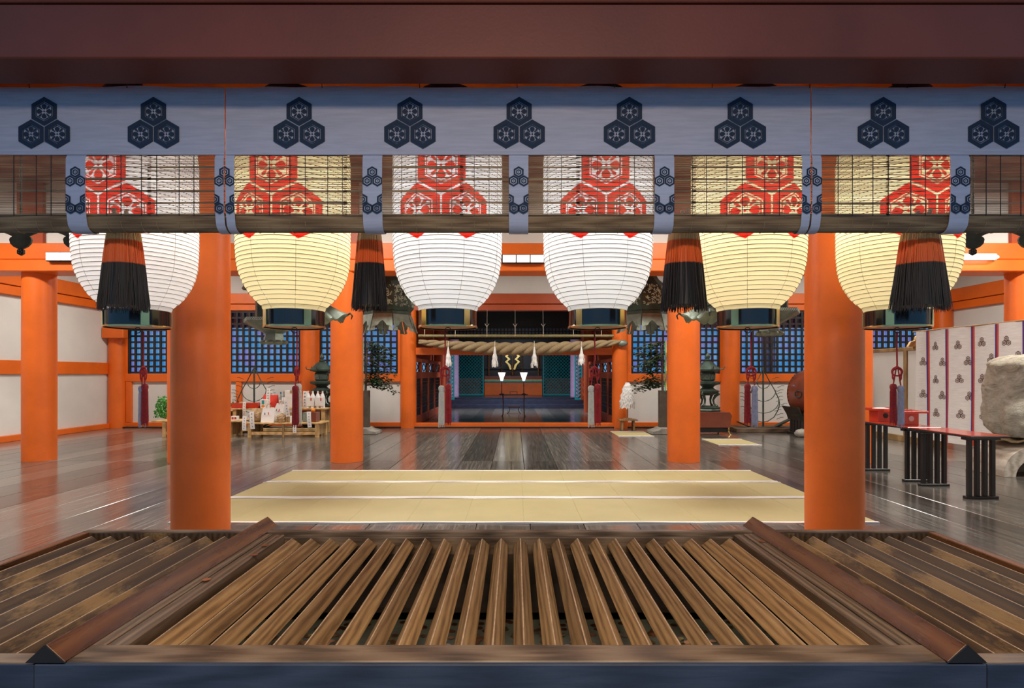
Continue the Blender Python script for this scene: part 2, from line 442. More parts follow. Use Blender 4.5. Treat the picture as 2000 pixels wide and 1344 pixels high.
bay('wall_back_left', XL, -2.66, 'white plaster back wall left of the sanctuary, orange rails', (XL+.45, -8.6, -6.9))
bay('wall_back_right', 2.66, XR, 'white plaster back wall right of the sanctuary, orange rails', (8.2,))
o = structure('wall_back_centre', MB().box(-2.66, 2.66, YB-.02, YB+.06, 3.35, 4.3), M['plaster'], 'plaster panel above the sanctuary opening')
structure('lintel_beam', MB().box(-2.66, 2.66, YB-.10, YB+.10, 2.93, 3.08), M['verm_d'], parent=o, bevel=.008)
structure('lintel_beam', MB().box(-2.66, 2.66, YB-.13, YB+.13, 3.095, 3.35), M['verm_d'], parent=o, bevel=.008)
structure('trim_1', MB().box(-2.50, 2.48, YB-.09, YB+.09, 1.82, 2.0), M['verm'], 'orange tie beam below the straw rope', bevel=.008)
structure('trim_2', MB().box(-2.50, 2.48, YB-.12, YB+.12, 0, .115), M['verm'], 'orange threshold beam of the sanctuary', bevel=.008)
structure('trim_5', MB().box(XL, XR, YB-.16, YB-.11, 0, .03), M['blackw'], 'dark floor strip along the back wall')
# windows
def window(n, x0, x1, label):
    z0, z1 = 1.352, 2.928
    m = MB(); t = .05
    m.box(x0, x1, YB-.06, YB, z0, z0+t); m.box(x0, x1, YB-.06, YB, z1-t, z1)
    m.box(x0, x0+t, YB-.06, YB, z0+t, z1-t); m.box(x1-t, x1, YB-.06, YB, z0+t, z1-t)
    wo = m.build('window_%d' % n, M['blackw']); tag(wo, label, kind='structure')
    nx = max(2, round((x1-x0-t)/.153)); nz = 10
    q = None
    for i in range(1, nx):
        x = x0+t/2+(x1-x0-t)*i/nx
        if q is None:
            q = MB().box(-.024, .024, YB-.055, YB-.02, z0+t, z1-t).build('upright_bar', M['blackw'], wo, world=True)
            q.location = (x, 0, 0); qx = q
        else: inst(qx, wo, (x, 0, 0))
    # bars built about the window's own place
    h = None
    for i in range(1, nz):
        z = z0+t/2+(z1-z0-t)*i/nz
        if h is None:
            h = MB().box(x0+t, x1-t, YB-.045, YB-.01, -.024, .024).build('cross_bar', M['blackw'], wo, world=True)
            h.location = (0, 0, z)
        else: inst(h, wo, (0, 0, z))
    MB().box(x0+t, x1-t, YB+.001, YB+.006, z0+t, z1-t).build('pane', M['pane'], wo, world=True)
for i, (x0, x1, lab) in enumerate(((-9.68, -7.75, 'black lattice window beside the left corner of the hall'),
        (-7.45, -5.36, 'black lattice window above the offering tables'),
        (-4.88, -2.92, 'black lattice window behind the left bronze lantern tree'),
        (2.92, 5.14, 'black lattice window just right of the sanctuary'),
        (5.64, 8.0, 'black lattice window behind the right wire candle tree'),
        (8.3, 10.45, 'black lattice window beside the right corner of the hall'))):
    window(i+1, x0, x1, lab)
for i, (x0, x1) in enumerate(((XL, -9.68), (-7.75, -7.45), (-5.36, -4.88), (5.14, 5.64), (8.0, 8.3), (10.45, XR), (-2.92, -2.64), (2.62, 2.92))):
    structure('trim_%d' % (10+i), MB().box(x0, x1, YB-.07, YB+.07, 1.35, 2.93), M['verm'], 'orange panel between lattice windows')
# side walls
def side(name, X, s, label):
    o = structure(name, MB().box(X, X+s*.08, 2.9, YB, .12, 4.3), M['plaster'], label)
    structure('baseboard', MB().box(X-s*.10, X, 2.9, YB-.1, 0, .12), M['verm'], parent=o, bevel=.006)
    if s < 0: structure('mid_rail', MB().box(X-s*.05, X, 2.9, YB-.1, 1.34, 1.62), M['verm'], parent=o, bevel=.006)
    structure('wall_beam', MB().box(X-s*.10, X, 2.9, YB-.1, 2.92, 3.10), M['verm'], parent=o, bevel=.008)
    structure('wall_beam', MB().box(X-s*.13, X, 2.9, YB-.1, 3.115, 3.42), M['verm'], parent=o, bevel=.008)
side('wall_left', XL, -1, 'white plaster left wall with orange rails')
side('wall_right', XR, 1, 'white plaster right wall with orange rails')
# tie beams over the second row of columns
Y2 = 8.82
def ybeam(n, y, z0, z1, dy, label, m='verm', x0=XL, x1=XR): return structure('trim_%d' % n, MB().box(x0, x1, y-dy, y+dy, z0, z1), M[m], label, bevel=.01)
ybeam(3, Y2, 2.90, 3.075, .23, 'orange lower tie beam across the hall')
ybeam(4, Y2, 3.09, 3.34, .17, 'orange upper tie beam across the hall')
structure('wall_upper', MB().box(XL, XR, Y2-.02, Y2+.06, 3.34, 4.3), M['plaster'], 'plaster panel above the tie beam')
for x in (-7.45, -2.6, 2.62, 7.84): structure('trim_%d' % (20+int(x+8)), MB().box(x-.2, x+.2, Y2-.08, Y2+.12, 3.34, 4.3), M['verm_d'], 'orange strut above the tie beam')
# front: row of the thick columns carries a beam; the dark beam in front of the blinds
ybeam(6, 4.72, 3.45, 3.9, .18, 'orange beam over the front columns')
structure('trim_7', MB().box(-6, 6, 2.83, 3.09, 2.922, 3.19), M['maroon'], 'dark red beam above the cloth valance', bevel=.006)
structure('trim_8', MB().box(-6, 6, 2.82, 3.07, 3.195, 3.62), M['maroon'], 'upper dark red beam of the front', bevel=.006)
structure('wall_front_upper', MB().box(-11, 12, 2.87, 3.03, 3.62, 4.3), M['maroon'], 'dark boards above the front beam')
structure('wall_front_left', MB().box(-11, -6, 2.85, 3.0, -.02, 3.62), M['plaster'], 'front wall beyond the left end of the beam')
structure('wall_front_right', MB().box(6, 12, 2.85, 3.0, -.02, 3.62), M['plaster'], 'front wall beyond the right end of the beam')
# the place outside the windows: eaves, corridor posts, water
for i_, (a, b, lr_) in enumerate(((-14, -3.9, 'left'), (3.9, 14, 'right'))):
    structure('eaves_%s' % lr_, MB().prism([(14.45, 3.3), (17.0, 2.72), (17.0, 2.82), (14.45, 3.42)], a, b, 'x'), M['blackw'], 'eaves outside the lattice windows')
    structure('deck_%s' % lr_, MB().box(a, b, 14.45, 17.5, -.4, .35), M['verm_d'], 'veranda outside the lattice windows')
structure('pond', MB().box(-60, 60, 17.5, 80, -1.0, -.9), plain('still_water', (.02, .05, .09), .1), 'dark water outside')
for i, x in enumerate((-8.5, 7.2)):
    structure('trim_%d' % (40+i), MB().box(x-.14, x+.14, 16.0, 16.3, .35, 2.9), M['outpost'] if 'outpost' in M else M.setdefault('outpost', plain('pink_weathered_post', (.70, .48, .75), .7)), 'corridor post outside the lattice windows')

# ---------------------------------------------------------------- columns
def column(x, y, r, z1, label, m='verm'):
    prof = [(r, 0), (r, .4), (r*1.005, z1*.4), (r*.995, z1*.75), (r*.985, z1)]
    o = MB().lathe(prof, 48, (x, y, 0)).build('column', M[m], smooth=40)
    return tag(o, label, 'column', 'orange columns of the hall')
column(-2.60, 4.72, .22, 3.45, 'thick orange front column left of the mats, behind the offertory box')
column(2.65, 4.72, .22, 3.45, 'thick orange front column right of the mats, behind the offertory box')
column(-2.60, Y2, .245, 2.90, 'orange column of the middle row between the offering tables and the sanctuary')
column(2.62, Y2, .245, 2.90, 'orange column of the middle row between the sanctuary and the bronze floor lantern')
column(-5.10, Y2, .245, 2.90, 'orange column hidden behind the thick left front column')
column(5.27, Y2, .245, 2.90, 'orange column of which a strip shows behind the thick right front column')
column(-7.45, Y2+.1, .222, 2.90, 'orange column in front of the left plaster wall')
column(7.88, Y2, .225, 2.90, 'orange column rising behind the crested curtain at the right edge')
column(-2.66, YB-.05, .20, 2.93, 'slender orange column at the left side of the sanctuary opening')
column(2.64, YB-.05, .20, 2.93, 'slender orange column at the right side of the sanctuary opening')
column(-5.12, YB-.05, .21, 2.93, 'orange back wall column behind the left wall lantern with a peaked roof')
column(5.39, YB-.05, .23, 2.93, 'orange back wall column between the bronze floor lantern and the right wire tree')
column(-9.93, YB-.08, .20, 2.93, 'orange corner column at the left end of the back wall')
column(10.72, YB-.08, .20, 2.93, 'orange corner column at the right end of the back wall')
o = structure('trim_30', MB().box(-10.08, -9.55, YB-.42, YB-.25, 2.22, 2.48), M['verm'], 'orange bracket block on the left corner column', bevel=.01)

# ---------------------------------------------------------------- offertory box
HB = .655
D0, D1 = 1.375, 2.53
box = thing('offertory_box', 'wide dark wooden offertory box with slatted top across the foreground', 'offertory box', (0, (D0+D1)/2, 0))
def bx(name, mb, m, bevel=.0015, **k): return mb.build(name, M[m], box, world=True, bevel=bevel, **k)
XLb, XRb = -1.90, 1.85
bx('body', MB().box(XLb, XRb, D0+.02, D0+.05, 0, HB-.09).box(XLb, XRb, D1-.04, D1-.01, 0, HB-.08).box(XLb, XLb+.03, D0+.05, D1-.04, 0, HB-.08).box(XRb-.03, XRb, D0+.05, D1-.04, 0, HB-.08), 'boxface', 0)
bx('front_board', MB().box(-1.152, 1.132, D0-.012, D0+.018, .05, HB-.003), 'boxface')
bx('front_board', MB().box(XLb, -1.158, D0-.006, D0+.018, .05, HB-.006), 'boxface')
bx('front_board', MB().box(1.139, XRb, D0-.006, D0+.018, .05, HB-.006), 'boxface')
bx('front_rail', MB().box(-1.085, 1.045, D0, D0+.085, HB-.07, HB), 'railx', .003)
bx('front_rail', MB().box(XLb, -1.18, D0, D0+.05, HB-.07, HB-.004), 'railx', .003)
bx('front_rail', MB().box(1.14, XRb, D0, D0+.05, HB-.07, HB-.004), 'railx', .003)
bx('back_rail', MB().box(XLb, XRb, D1-.035, D1, HB-.10, HB+.002), 'railx', .003)
bx('back_rail', MB().box(XLb+.035, -1.18, D1-.040, D1-.0355, HB-.10, HB-.004), 'worn', 0)
bx('back_rail', MB().box(1.14, XRb-.035, D1-.040, D1-.0355, HB-.10, HB-.004), 'worn', 0)
bx('back_rail', MB().box(-1.08, .95, D1-.055, D1-.035, HB-.11, HB-.018), 'railx', .002)
bx('side_rail', MB().box(XLb, XLb+.035, D0+.05, D1-.035, HB-.09, HB+.001), 'bar', .003)
bx('side_rail', MB().box(XRb-.035, XRb, D0+.05, D1-.035, HB-.09, HB+.001), 'bar', .003)
for a, b in ((-1.09, -1.052), (-1.049, -1.0), (.953, .992), (.995, 1.045)):
    bx('frame_rail', MB().box(a, b, D0+.085, D1-.056, HB-.085, HB-(.001 if abs(a) > 1.05 or a > .99 else .004)), 'rail', .003)
for xr, lab in ((-1.128, 'l'), (1.088, 'r')):
    bx('ridge_bar', MB().prism([(xr-.047, HB), (xr+.047, HB), (xr, HB+.043)], D0-.006, 2.60), 'bar', .002)
    bx('bar_end_cap', MB().prism([(xr-.0475, HB+.0005), (xr+.0475, HB+.0005), (xr, HB+.0435)], D0-.010, D0-.0065), 'blackw', 0)
def slat(w_, h_, y0, y1, m, name='slat'):
    mb = MB(); a = w_/2
    # three-cornered bar with a blunt ridge, its far end cut at a slope
    pr = [(-a, -h_), (a, -h_), (.002, 0), (-.002, 0)]
    v = [(p, y0, q) for p, q in pr]+[(p, y1-(.035 if q == 0 else 0), q) for p, q in pr]
    mb.add(v, [(0, 1, 2, 3), (7, 6, 5, 4), (0, 4, 5, 1), (1, 5, 6, 2), (2, 6, 7, 3), (3, 7, 4, 0)])
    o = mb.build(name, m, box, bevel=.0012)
    e = MB().box(-.0016, .0016, y0, y1-.036, -.0014, .0006).build('worn_highlight_edge', M['edge'], o)  # pale strip: worn ridge, with the ridge highlight put into its colour
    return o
def slat_copy(s, p, ry):
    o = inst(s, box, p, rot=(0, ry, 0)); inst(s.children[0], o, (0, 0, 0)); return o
M['edge'] = plain('worn_highlight_tan', (.50, .34, .20), .4, var=.3, scale=30)
s0 = None
off = box.location
for k in range(-12, 12):
    x = .0248+.0815*k
    p = Vector((x, 0, HB-.012+R.uniform(-.001, .001)))
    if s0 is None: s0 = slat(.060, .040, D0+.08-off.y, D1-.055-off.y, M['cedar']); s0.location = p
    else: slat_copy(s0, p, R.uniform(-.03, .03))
s1 = None
for x0 in (-1.827, 1.206):
    for k in range(8):
        p = Vector((x0+.0822*k, 0, HB-.008))
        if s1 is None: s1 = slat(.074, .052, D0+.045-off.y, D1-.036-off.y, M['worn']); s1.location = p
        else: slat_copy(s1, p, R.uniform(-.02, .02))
bx('inner_back_board', MB().box(-1.09, 1.05, D1-.10, D1-.06, .38, HB-.09), 'inner', 0)
bx('inner_side_board', MB().box(-1.09, -1.07, D0+.05, D1-.1, .30, HB-.09).box(1.03, 1.05, D0+.05, D1-.1, .30, HB-.09), 'inner', 0)
bx('inner_ledge', MB().prism([(D1-.28, .425), (D1-.06, .46), (D1-.06, .44), (D1-.28, .405)], -1.07, 1.03, 'x'), 'inner', 0)
M['tray'] = plain('grey_green_tray', (.16, .17, .12), .6, var=.3, scale=8)
bx('coin_tray', MB().box(-1.07, 1.03, D0+.05, D1-.1, .345, .36), 'tray', 0)
# coins
cp = {}
def coin(i, p, rot, label, group=None):
    k = ('copper', 'silver', 'brassc')[i % 3] if i >= 0 else 'copper'
    if k not in cp:
        r = .0128
        o = MB().lathe([(r*.93, 0), (r, .0004), (r, .0014), (r*.93, .0018)], 16).build('coin', M[k], keep=True); cp[k] = o.data
    else:
        o = bpy.data.objects.new('coin', cp[k]); C.objects.link(o)
    o.location = p; o.rotation_euler = rot
    return tag(o, label, 'coin', group)
for i in range(290):
    coin(i, (R.uniform(-1.0, .96), R.uniform(D0+.08, D1-.30), .3602+R.random()*.003), (R.uniform(-.08, .08), R.uniform(-.08, .08), 0), 'small coin lying on the tray below the slats of the offertory box', 'coins in the offertory box')
mb = MB()
for i in range(900):
    a, b_ = R.uniform(-1.04, 1.0), R.uniform(D0+.07, D1-.17); t_ = R.uniform(-.05, .05)
    mb.lathe([(.0125, 0), (.0125, .0016)], 10, (a, b_, .3602+abs(t_)*.02))
tag(mb.build('scattered_coins', M['copper']), 'many small coins scattered over the tray inside the offertory box', 'coins', kind='stuff')
def on_rail(px, py, label):
    d = (EYE-HB)*F/(py-730); p = at(px, py, d); coin(-1, (p.x, p.y, HB+.0003), (0, 0, 0), label, 'coins left on the rails of the box')
on_rail(403, 1133, 'copper coin on the left frame rail, halfway along the ridge bar')
on_rail(497, 1084, 'copper coin on the left frame rail, second from the far end')
on_rail(517, 1066, 'copper coin on the left frame rail, nearest the far end')
on_rail(1488, 1058, 'copper coin on the right frame rail beside the ridge bar')

# ---------------------------------------------------------------- mats
def goza(x0, x1, y0, y1, label, group, n=10, hem=.035):
    t = thing('rush_mat', label, 'mat', ((x0+x1)/2, (y0+y1)/2, 0), 0, group)
    w_ = x1-x0; h = y1-y0
    xs = [x0-t.location.x+w_*i/n for i in range(n+1)]
    pts = []
    for i in range(n+1):
        pts.append((xs[i]-.006, .006)); pts.append((xs[i], .010 if 0 < i < n else .006)); pts.append((xs[i]+.006, .006))
    pts = pts[1:-1]
    mb = MB(); N = len(pts); v = []
    for yy in (-h/2+hem, h/2-hem): v += [(p, yy, q) for p, q in pts]+[(p, yy, .0008) for p, q in pts]
    f = []
    for i in range(N-1):
        f.append((i, i+1, 2*N+i+1, 2*N+i)); f.append((N+i, 3*N+i, 3*N+i+1, N+i+1))
        f.append((i, N+i, N+i+1, i+1)); f.append((2*N+i, 2*N+i+1, 3*N+i+1, 3*N+i))
    f += [(0, 2*N, 3*N, N), (N-1, 2*N-1, 4*N-1, 3*N-1)]
    mb.add(v, f).build('rush_sheet', M['goza'], t)
    for yy in (-h/2, h/2-hem):
        m2 = MB(); K = 24; vv = []; ff = []
        for i in range(K+1):
            x = -w_/2+w_*i/K; dz = .003*math.sin(i*1.7); dy = .006*math.sin(i*.9+yy)
            vv += [(x, yy+dy, .0005), (x, yy+hem+dy*.5, .0005), (x, yy+hem+dy*.5, .0125+dz*.3), (x, yy+dy, .0125+dz)]
        for i in range(K):
            a = 4*i; b = a+4
            ff += [(a, a+1, b+1, b), (a+1, a+2, b+2, b+1), (a+2, a+3, b+3, b+2), (a+3, a, b, b+3)]
        ff += [(0, 3, 2, 1), (4*K, 4*K+1, 4*K+2, 4*K+3)]
        m2.add(vv, ff).build('white_hem', M['matw'], t)
    return t
g = 'long rush mats on the floor before the box'
goza(-3.12, 3.29, 5.12, 6.15, 'pale yellow rush mat with white hems, nearest the offertory box', g, 12)
goza(-3.10, 3.28, 6.17, 7.04, 'pale yellow rush mat with white hems, middle of the three long ones', g, 12)
goza(-3.08, 3.27, 7.06, 7.90, 'pale yellow rush mat with white hems, farthest of the three long ones', g, 12)
goza(2.23, 3.0, 12.2, 13.25, 'small square rush mat before the white paper wand', None, 1)
goza(3.85, 4.66, 10.7, 11.7, 'small square rush mat before the bronze floor lantern', None, 1)

# ---------------------------------------------------------------- rolled bamboo blinds with cloth valance and straps
DB = 3.22
M['splint'] = wood('bamboo_splint', (.13, .075, .035), (.24, .145, .070), (.36, .24, .12), grain=(.8, 30, 30), rough=(.5, .7), bump=0, tone=.1)
ZV0, ZV1 = ZZ(303, DB), ZZ(170, DB)
ZR = ZZ(431, DB); RR = .053; YR = DB+.062
def blind(px0, px1, label, straps, crests, strings):
    x0, x1 = XX(px0, DB), XX(px1, DB)
    t = thing('bamboo_blind', label, 'blind', ((x0+x1)/2, YR, ZR-RR), 0, 'rolled bamboo blinds along the front')
    off = t.location
    # splints
    mb = MB(); z = ZR+RR*.7; k = 0
    while z < ZV1-.02:
        thick = .0026 if k % 11 else .0064
        n = 5; xa = x0+.004
        for i in range(n):
            xb = x0+(x1-x0)*(i+1)/n - (.0 if i < n-1 else .004)
            dz = R.uniform(-.0012, .0012); th = thick*R.uniform(.7, 1.35)
            xe = min(xb+.02, x1-.004); v = [(xa, DB+.012, z+dz-th/2), (xe, DB+.012, z-dz-th/2), (xe, DB+.015, z-dz-th/2), (xa, DB+.015, z+dz-th/2)]
            v += [(a, b, c+th) for a, b, c in v]
            mb.add(v, [(0, 3, 2, 1), (4, 5, 6, 7), (0, 1, 5, 4), (1, 2, 6, 5), (2, 3, 7, 6), (3, 0, 4, 7)])
            xa = xb
        z += .0061+R.uniform(-.0008, .0008); k += 1
    tag(mb.build('splints', M['splint'], t, world=True), kind='stuff')
    # roll
    poly = []
    for i in range(80):
        a = 2*PI*i/80; r = RR*(1 if i % 2 else .95)
        poly.append((YR+r*math.cos(a), ZR+r*math.sin(a)))
    MB().prism(poly, x0+.004, x1-.004, 'x').build('rolled_splints', M['splint'], t, world=True)
    s_ = None
    for px in strings:
        x = XX(px, DB)
        if s_ is None:
            s_ = MB().box(-.0014, .0014, DB+.008, DB+.012, ZR+RR*.6, ZV1-.02).build('binding_string', M['blackw'], t, world=True); s_.location.x = x
            s_.location.x = x
        else: inst(s_, t, (x, 0, 0))
        tb = MB().tube([(x, YR+(RR+.002)*math.cos(a), ZR+(RR+.002)*math.sin(a)) for a in [PI*1.02+PI*.9*i/8 for i in range(9)]], .0014, 4)
        tb.build('binding_string', M['straw'], t, world=True)
    # valance
    n = max(6, int((x1-x0)/.06)); v = []; f = []
    for i in range(n+1):
        x = x0+(x1-x0)*i/n
        for j in range(7):
            z = ZV0+(ZV1-ZV0)*j/6 + (.004*math.sin(x*5)+.003*math.sin(x*17) if j == 6 else 0)
            y = DB+.0018*math.sin(x*9+j*.7)+.0015*math.sin(x*23+j)
            v.append((x, y-.002, z)); v.append((x, y, z))
    m_ = 14
    for i in range(n):
        for j in range(6):
            a = i*m_+2*j; f.append((a, a+m_, a+m_+2, a+2)); f.append((a+1, a+3, a+m_+3, a+m_+1))
        a = i*m_; f.append((a, a+1, a+m_+1, a+m_)); a += 12; f.append((a, a+m_, a+m_+1, a+1))
    for i in (0, n):
        for j in range(6): a = i*m_+2*j; f.append((a, a+2, a+3, a+1))
    va = MB().add(v, f).build('cloth_valance', M['valance'], t, world=True, smooth=50)
    # hems
    for za, zb in ((ZV0, ZV0+.018), (ZV1-.045, ZV1-.006)):
        MB().box(x0+.001, x1-.001, DB-.0065, DB-.005, za, zb).build('hem', M['valance'], va, world=True)
    for px in crests:
        s = XX(51+1005, DB)/math.sqrt(3)
        crest_mb(crest_polys(s/1.04), XX(px, DB), ZZ(248, DB), DB-.0062).build('crest', M['navy'], va, world=True)
    for h in range(int(px0)//190*190+60, int(px1), 190):
        if h <= px0: continue
        MB().tube([(XX(h, DB), DB-.008, ZV1-.01), (XX(h, DB), DB-.012, ZV1+.012), (XX(h, DB)+.01, DB-.004, ZV1+.03), (XX(h, DB)+.01, DB-.004, ZV1+.07)], .0025, 5).build('hook', M['bronzed'], t, world=True)
    # straps
    for px, w0, w1 in straps:
        xc = XX(px, DB); a0, a1 = XX(px+w0, DB), XX(px+w1, DB)
        path = [(DB+.006, ZV0+.06), (DB+.004, ZV0+.004), (DB-.008, ZV0-.022), (DB-.009, ZV0-.16), (DB-.004, ZR+RR*.9)]
        for i in range(9):
            a = PI*1.0+PI*1.1*i/8; path.append((YR+(RR+.006)*math.cos(a), ZR+(RR+.006)*math.sin(a)))
        v = []; f = []
        for i, (y, z) in enumerate(path):
            if i < 4: nx_, nz_ = -1, 0
            else: dx, dz = y-YR, z-ZR; L = math.hypot(dx, dz); nx_, nz_ = dx/L, dz/L
            v += [(a0, y, z), (a1, y, z), (a1, y+nx_*.002, z+nz_*.002), (a0, y+nx_*.002, z+nz_*.002)]
        for i in range(len(path)-1):
            a = 4*i; b = a+4
            for q in range(4): f.append((a+q, a+(q+1) % 4, b+(q+1) % 4, b+q))
        f += [(0, 1, 2, 3), (len(v)-4, len(v)-1, len(v)-2, len(v)-3)]
        st = MB().add(v, f).build('cloth_strap', M['strapc'], t, world=True, smooth=50)
        s = XX(20+1005, DB)/math.sqrt(3); ps = crest_polys(s/1.04, False)
        crest_mb(ps, xc, ZZ(349, DB), DB-.0118, clipx=(a0, a1)).build('crest', M['navy'], st, world=True)
        hw = XX(19+1005, DB)
        for xx in ((xc-hw, xc+hw) if w0 < 0 < w1 else ((xc-hw,) if w1 <= 0 else (xc+hw,))):
            mbc = crest_mb(ps, xx, ZZ(402, DB), DB-.0118, clipx=(a0, a1))
            if mbc.v: mbc.build('crest', M['navy'], st, world=True)
    return t
OFFS = (56, 84, 124, 154, 198, 227)
blind(441.6, 1582, 'long middle bamboo blind, rolled up under its crested white valance',
      [(441, 1, 18), (728, -19, 19), (1013, -19, 19), (1297, -19, 19), (1583, -18, -1.5)],
      [585, 801, 1014, 1229, 1445], [b+o for b in (441, 728, 1013, 1297) for o in OFFS])
blind(-330, 439, 'left bamboo blind, rolled up, ending beside the thick left column',
      [(-130, -19, 19), (150, -19, 19), (440, -19, -1.5)], [-125, 88, 301], [b+o for b in (-130, 150) for o in OFFS]+[-270, -200])
blind(1584.4, 2330, 'right bamboo blind, rolled up, starting beside the thick right column',
      [(1584, 1, 19), (1873, -19, 19), (2160, -19, 19)], [1724, 1939, 2150], [b+o for b in (1583, 1873) for o in OFFS]+[2220, 2290])

# ---------------------------------------------------------------- banded brush tassels behind the blinds
def brush(px, d, sx_, label, seed):
    rr = random.Random(seed); z = ZZ(448, d)+.05
    t = thing('brush_tassel', label, 'tassel', (XX(px, d), d, z-.55), 0, 'banded brush tassels hanging from the blinds')
    mb = MB(); pr = []
    for i in range(12):
        q = i/11; pr.append(((.060+.045*q**.8)*sx_*.82, -.545*q))
    core = []
    n = 48
    for r, zz in pr: core.append((r, zz*.95))
    mb.lathe(core, n)
    for i in range(320):
        a = rr.uniform(0, 2*PI); k = math.sqrt(rr.uniform(.55, 1)); L = rr.uniform(.525, .555)
        st = rr.random() < .12
        p = []
        for j in range(6):
            q = j/5; r = (.064+.055*q**.8)*sx_*k*(1.0+(.08*q*q if st else 0)); aa = a+(.12*math.sin(q*3+i) if st else .03*math.sin(q*4+i))
            p.append((r*math.cos(aa), r*.8*math.sin(aa), -L*q))
        mb.tube(p, [.0034, .0036, .0036, .0034, .003, .0014], 4, cap=False)
    b = mb.build('hair_bundle', M['brush'], t, smooth=60); b.location = (0, 0, .55); tag(b, kind='stuff')
    MB().tube([(0, -.09, .60), (0, -.06, .555), (0, 0, .54), (0, .03, .56), (0, .02, .62)], .012, 8).build('hanging_loop', M['cream'], t)
    return t
brush(242, 3.46, 1.22, 'dark banded brush tassel in front of the leftmost paper lantern', 1)
brush(722, 3.50, .92, 'banded brush tassel in the gap between the second and third paper lantern from the left', 2)
brush(1335, 3.48, 1.20, 'banded brush tassel in the gap between the fourth and fifth paper lantern from the left', 3)
brush(1797, 3.46, 1.38, 'wide dark banded brush tassel in front of the rightmost paper lantern', 4)

M['lrib'] = plain('dark_lantern_hoop', (.17, .11, .03), .6)
# ---------------------------------------------------------------- big paper lanterns
DL = 3.95
LP = [(.0, .20), (.025, .206), (.06, .245), (.10, .280), (.17, .322), (.24, .349), (.31, .364), (.41, .371), (.56, .373), (1.04, .373), (1.14, .362), (1.23, .335), (1.31, .285), (1.36, .235), (1.38, .20)]
def lr(z):
    for (a, r), (b, s) in zip(LP, LP[1:]):
        if z <= b:
            t = (z-a)/(b-a); return r+(s-r)*t
    return LP[-1][1]
HOOP = .0275
ZL0 = .115          # paper starts above the lacquer ring
def lantern_paper():
    zs = [i*.0036 for i in range(int(1.38/.0036)+1)]
    th = []                                     # angles, finer where the crest is printed
    fine = 230; a = 1.08
    for i in range(fine): th.append(-a+2*a*i/fine)
    coarse = 56
    for i in range(coarse): th.append(a+(2*PI-2*a)*i/coarse)
    polys = crest_polys(.178)
    zc = 2.478-1.67-ZL0
    boxes = [(min(p[0] for p in q), max(p[0] for p in q), min(p[1] for p in q), max(p[1] for p in q), q) for q in polys]
    def inside(u, w_):
        for a0, a1, b0, b1, q in boxes:
            if a0 <= u <= a1 and b0 <= w_ <= b1:
                s0_ = 0; ok = True
                for i in range(len(q)):
                    x0, y0 = q[i]; x1, y1 = q[(i+1) % len(q)]
                    cr = (x1-x0)*(w_-y0)-(y1-y0)*(u-x0)
                    if cr:
                        s_ = 1 if cr > 0 else -1
                        if s0_ == 0: s0_ = s_
                        elif s_ != s0_: ok = False; break
                if ok: return 1.0
        return 0.0
    v = []; f = []; msk = []
    n = len(th)
    for z in zs:
        r = lr(z)+.0032*abs(math.sin(PI*z/HOOP))
        for i, t in enumerate(th):
            v.append((r*math.sin(t), -r*math.cos(t), z))
            msk.append(inside(.373*t, z-zc) if abs(t) <= a+.001 and abs(z-zc) < .4 else 0.0)
    for j in range(len(zs)-1):
        for i in range(n):
            i2 = (i+1) % n; f.append((j*n+i, j*n+i2, (j+1)*n+i2, (j+1)*n+i))
    me = bpy.data.meshes.new('paper'); me.from_pydata(v, [], f)
    ca = me.color_attributes.new('print', 'FLOAT_COLOR', 'POINT')
    flat = []
    for m_ in msk: flat += [m_, m_, m_, 1.0]
    ca.data.foreach_set('color', flat)
    for p in me.polygons: p.use_smooth = True
    me.materials.append(M['lpaper'])
    return me
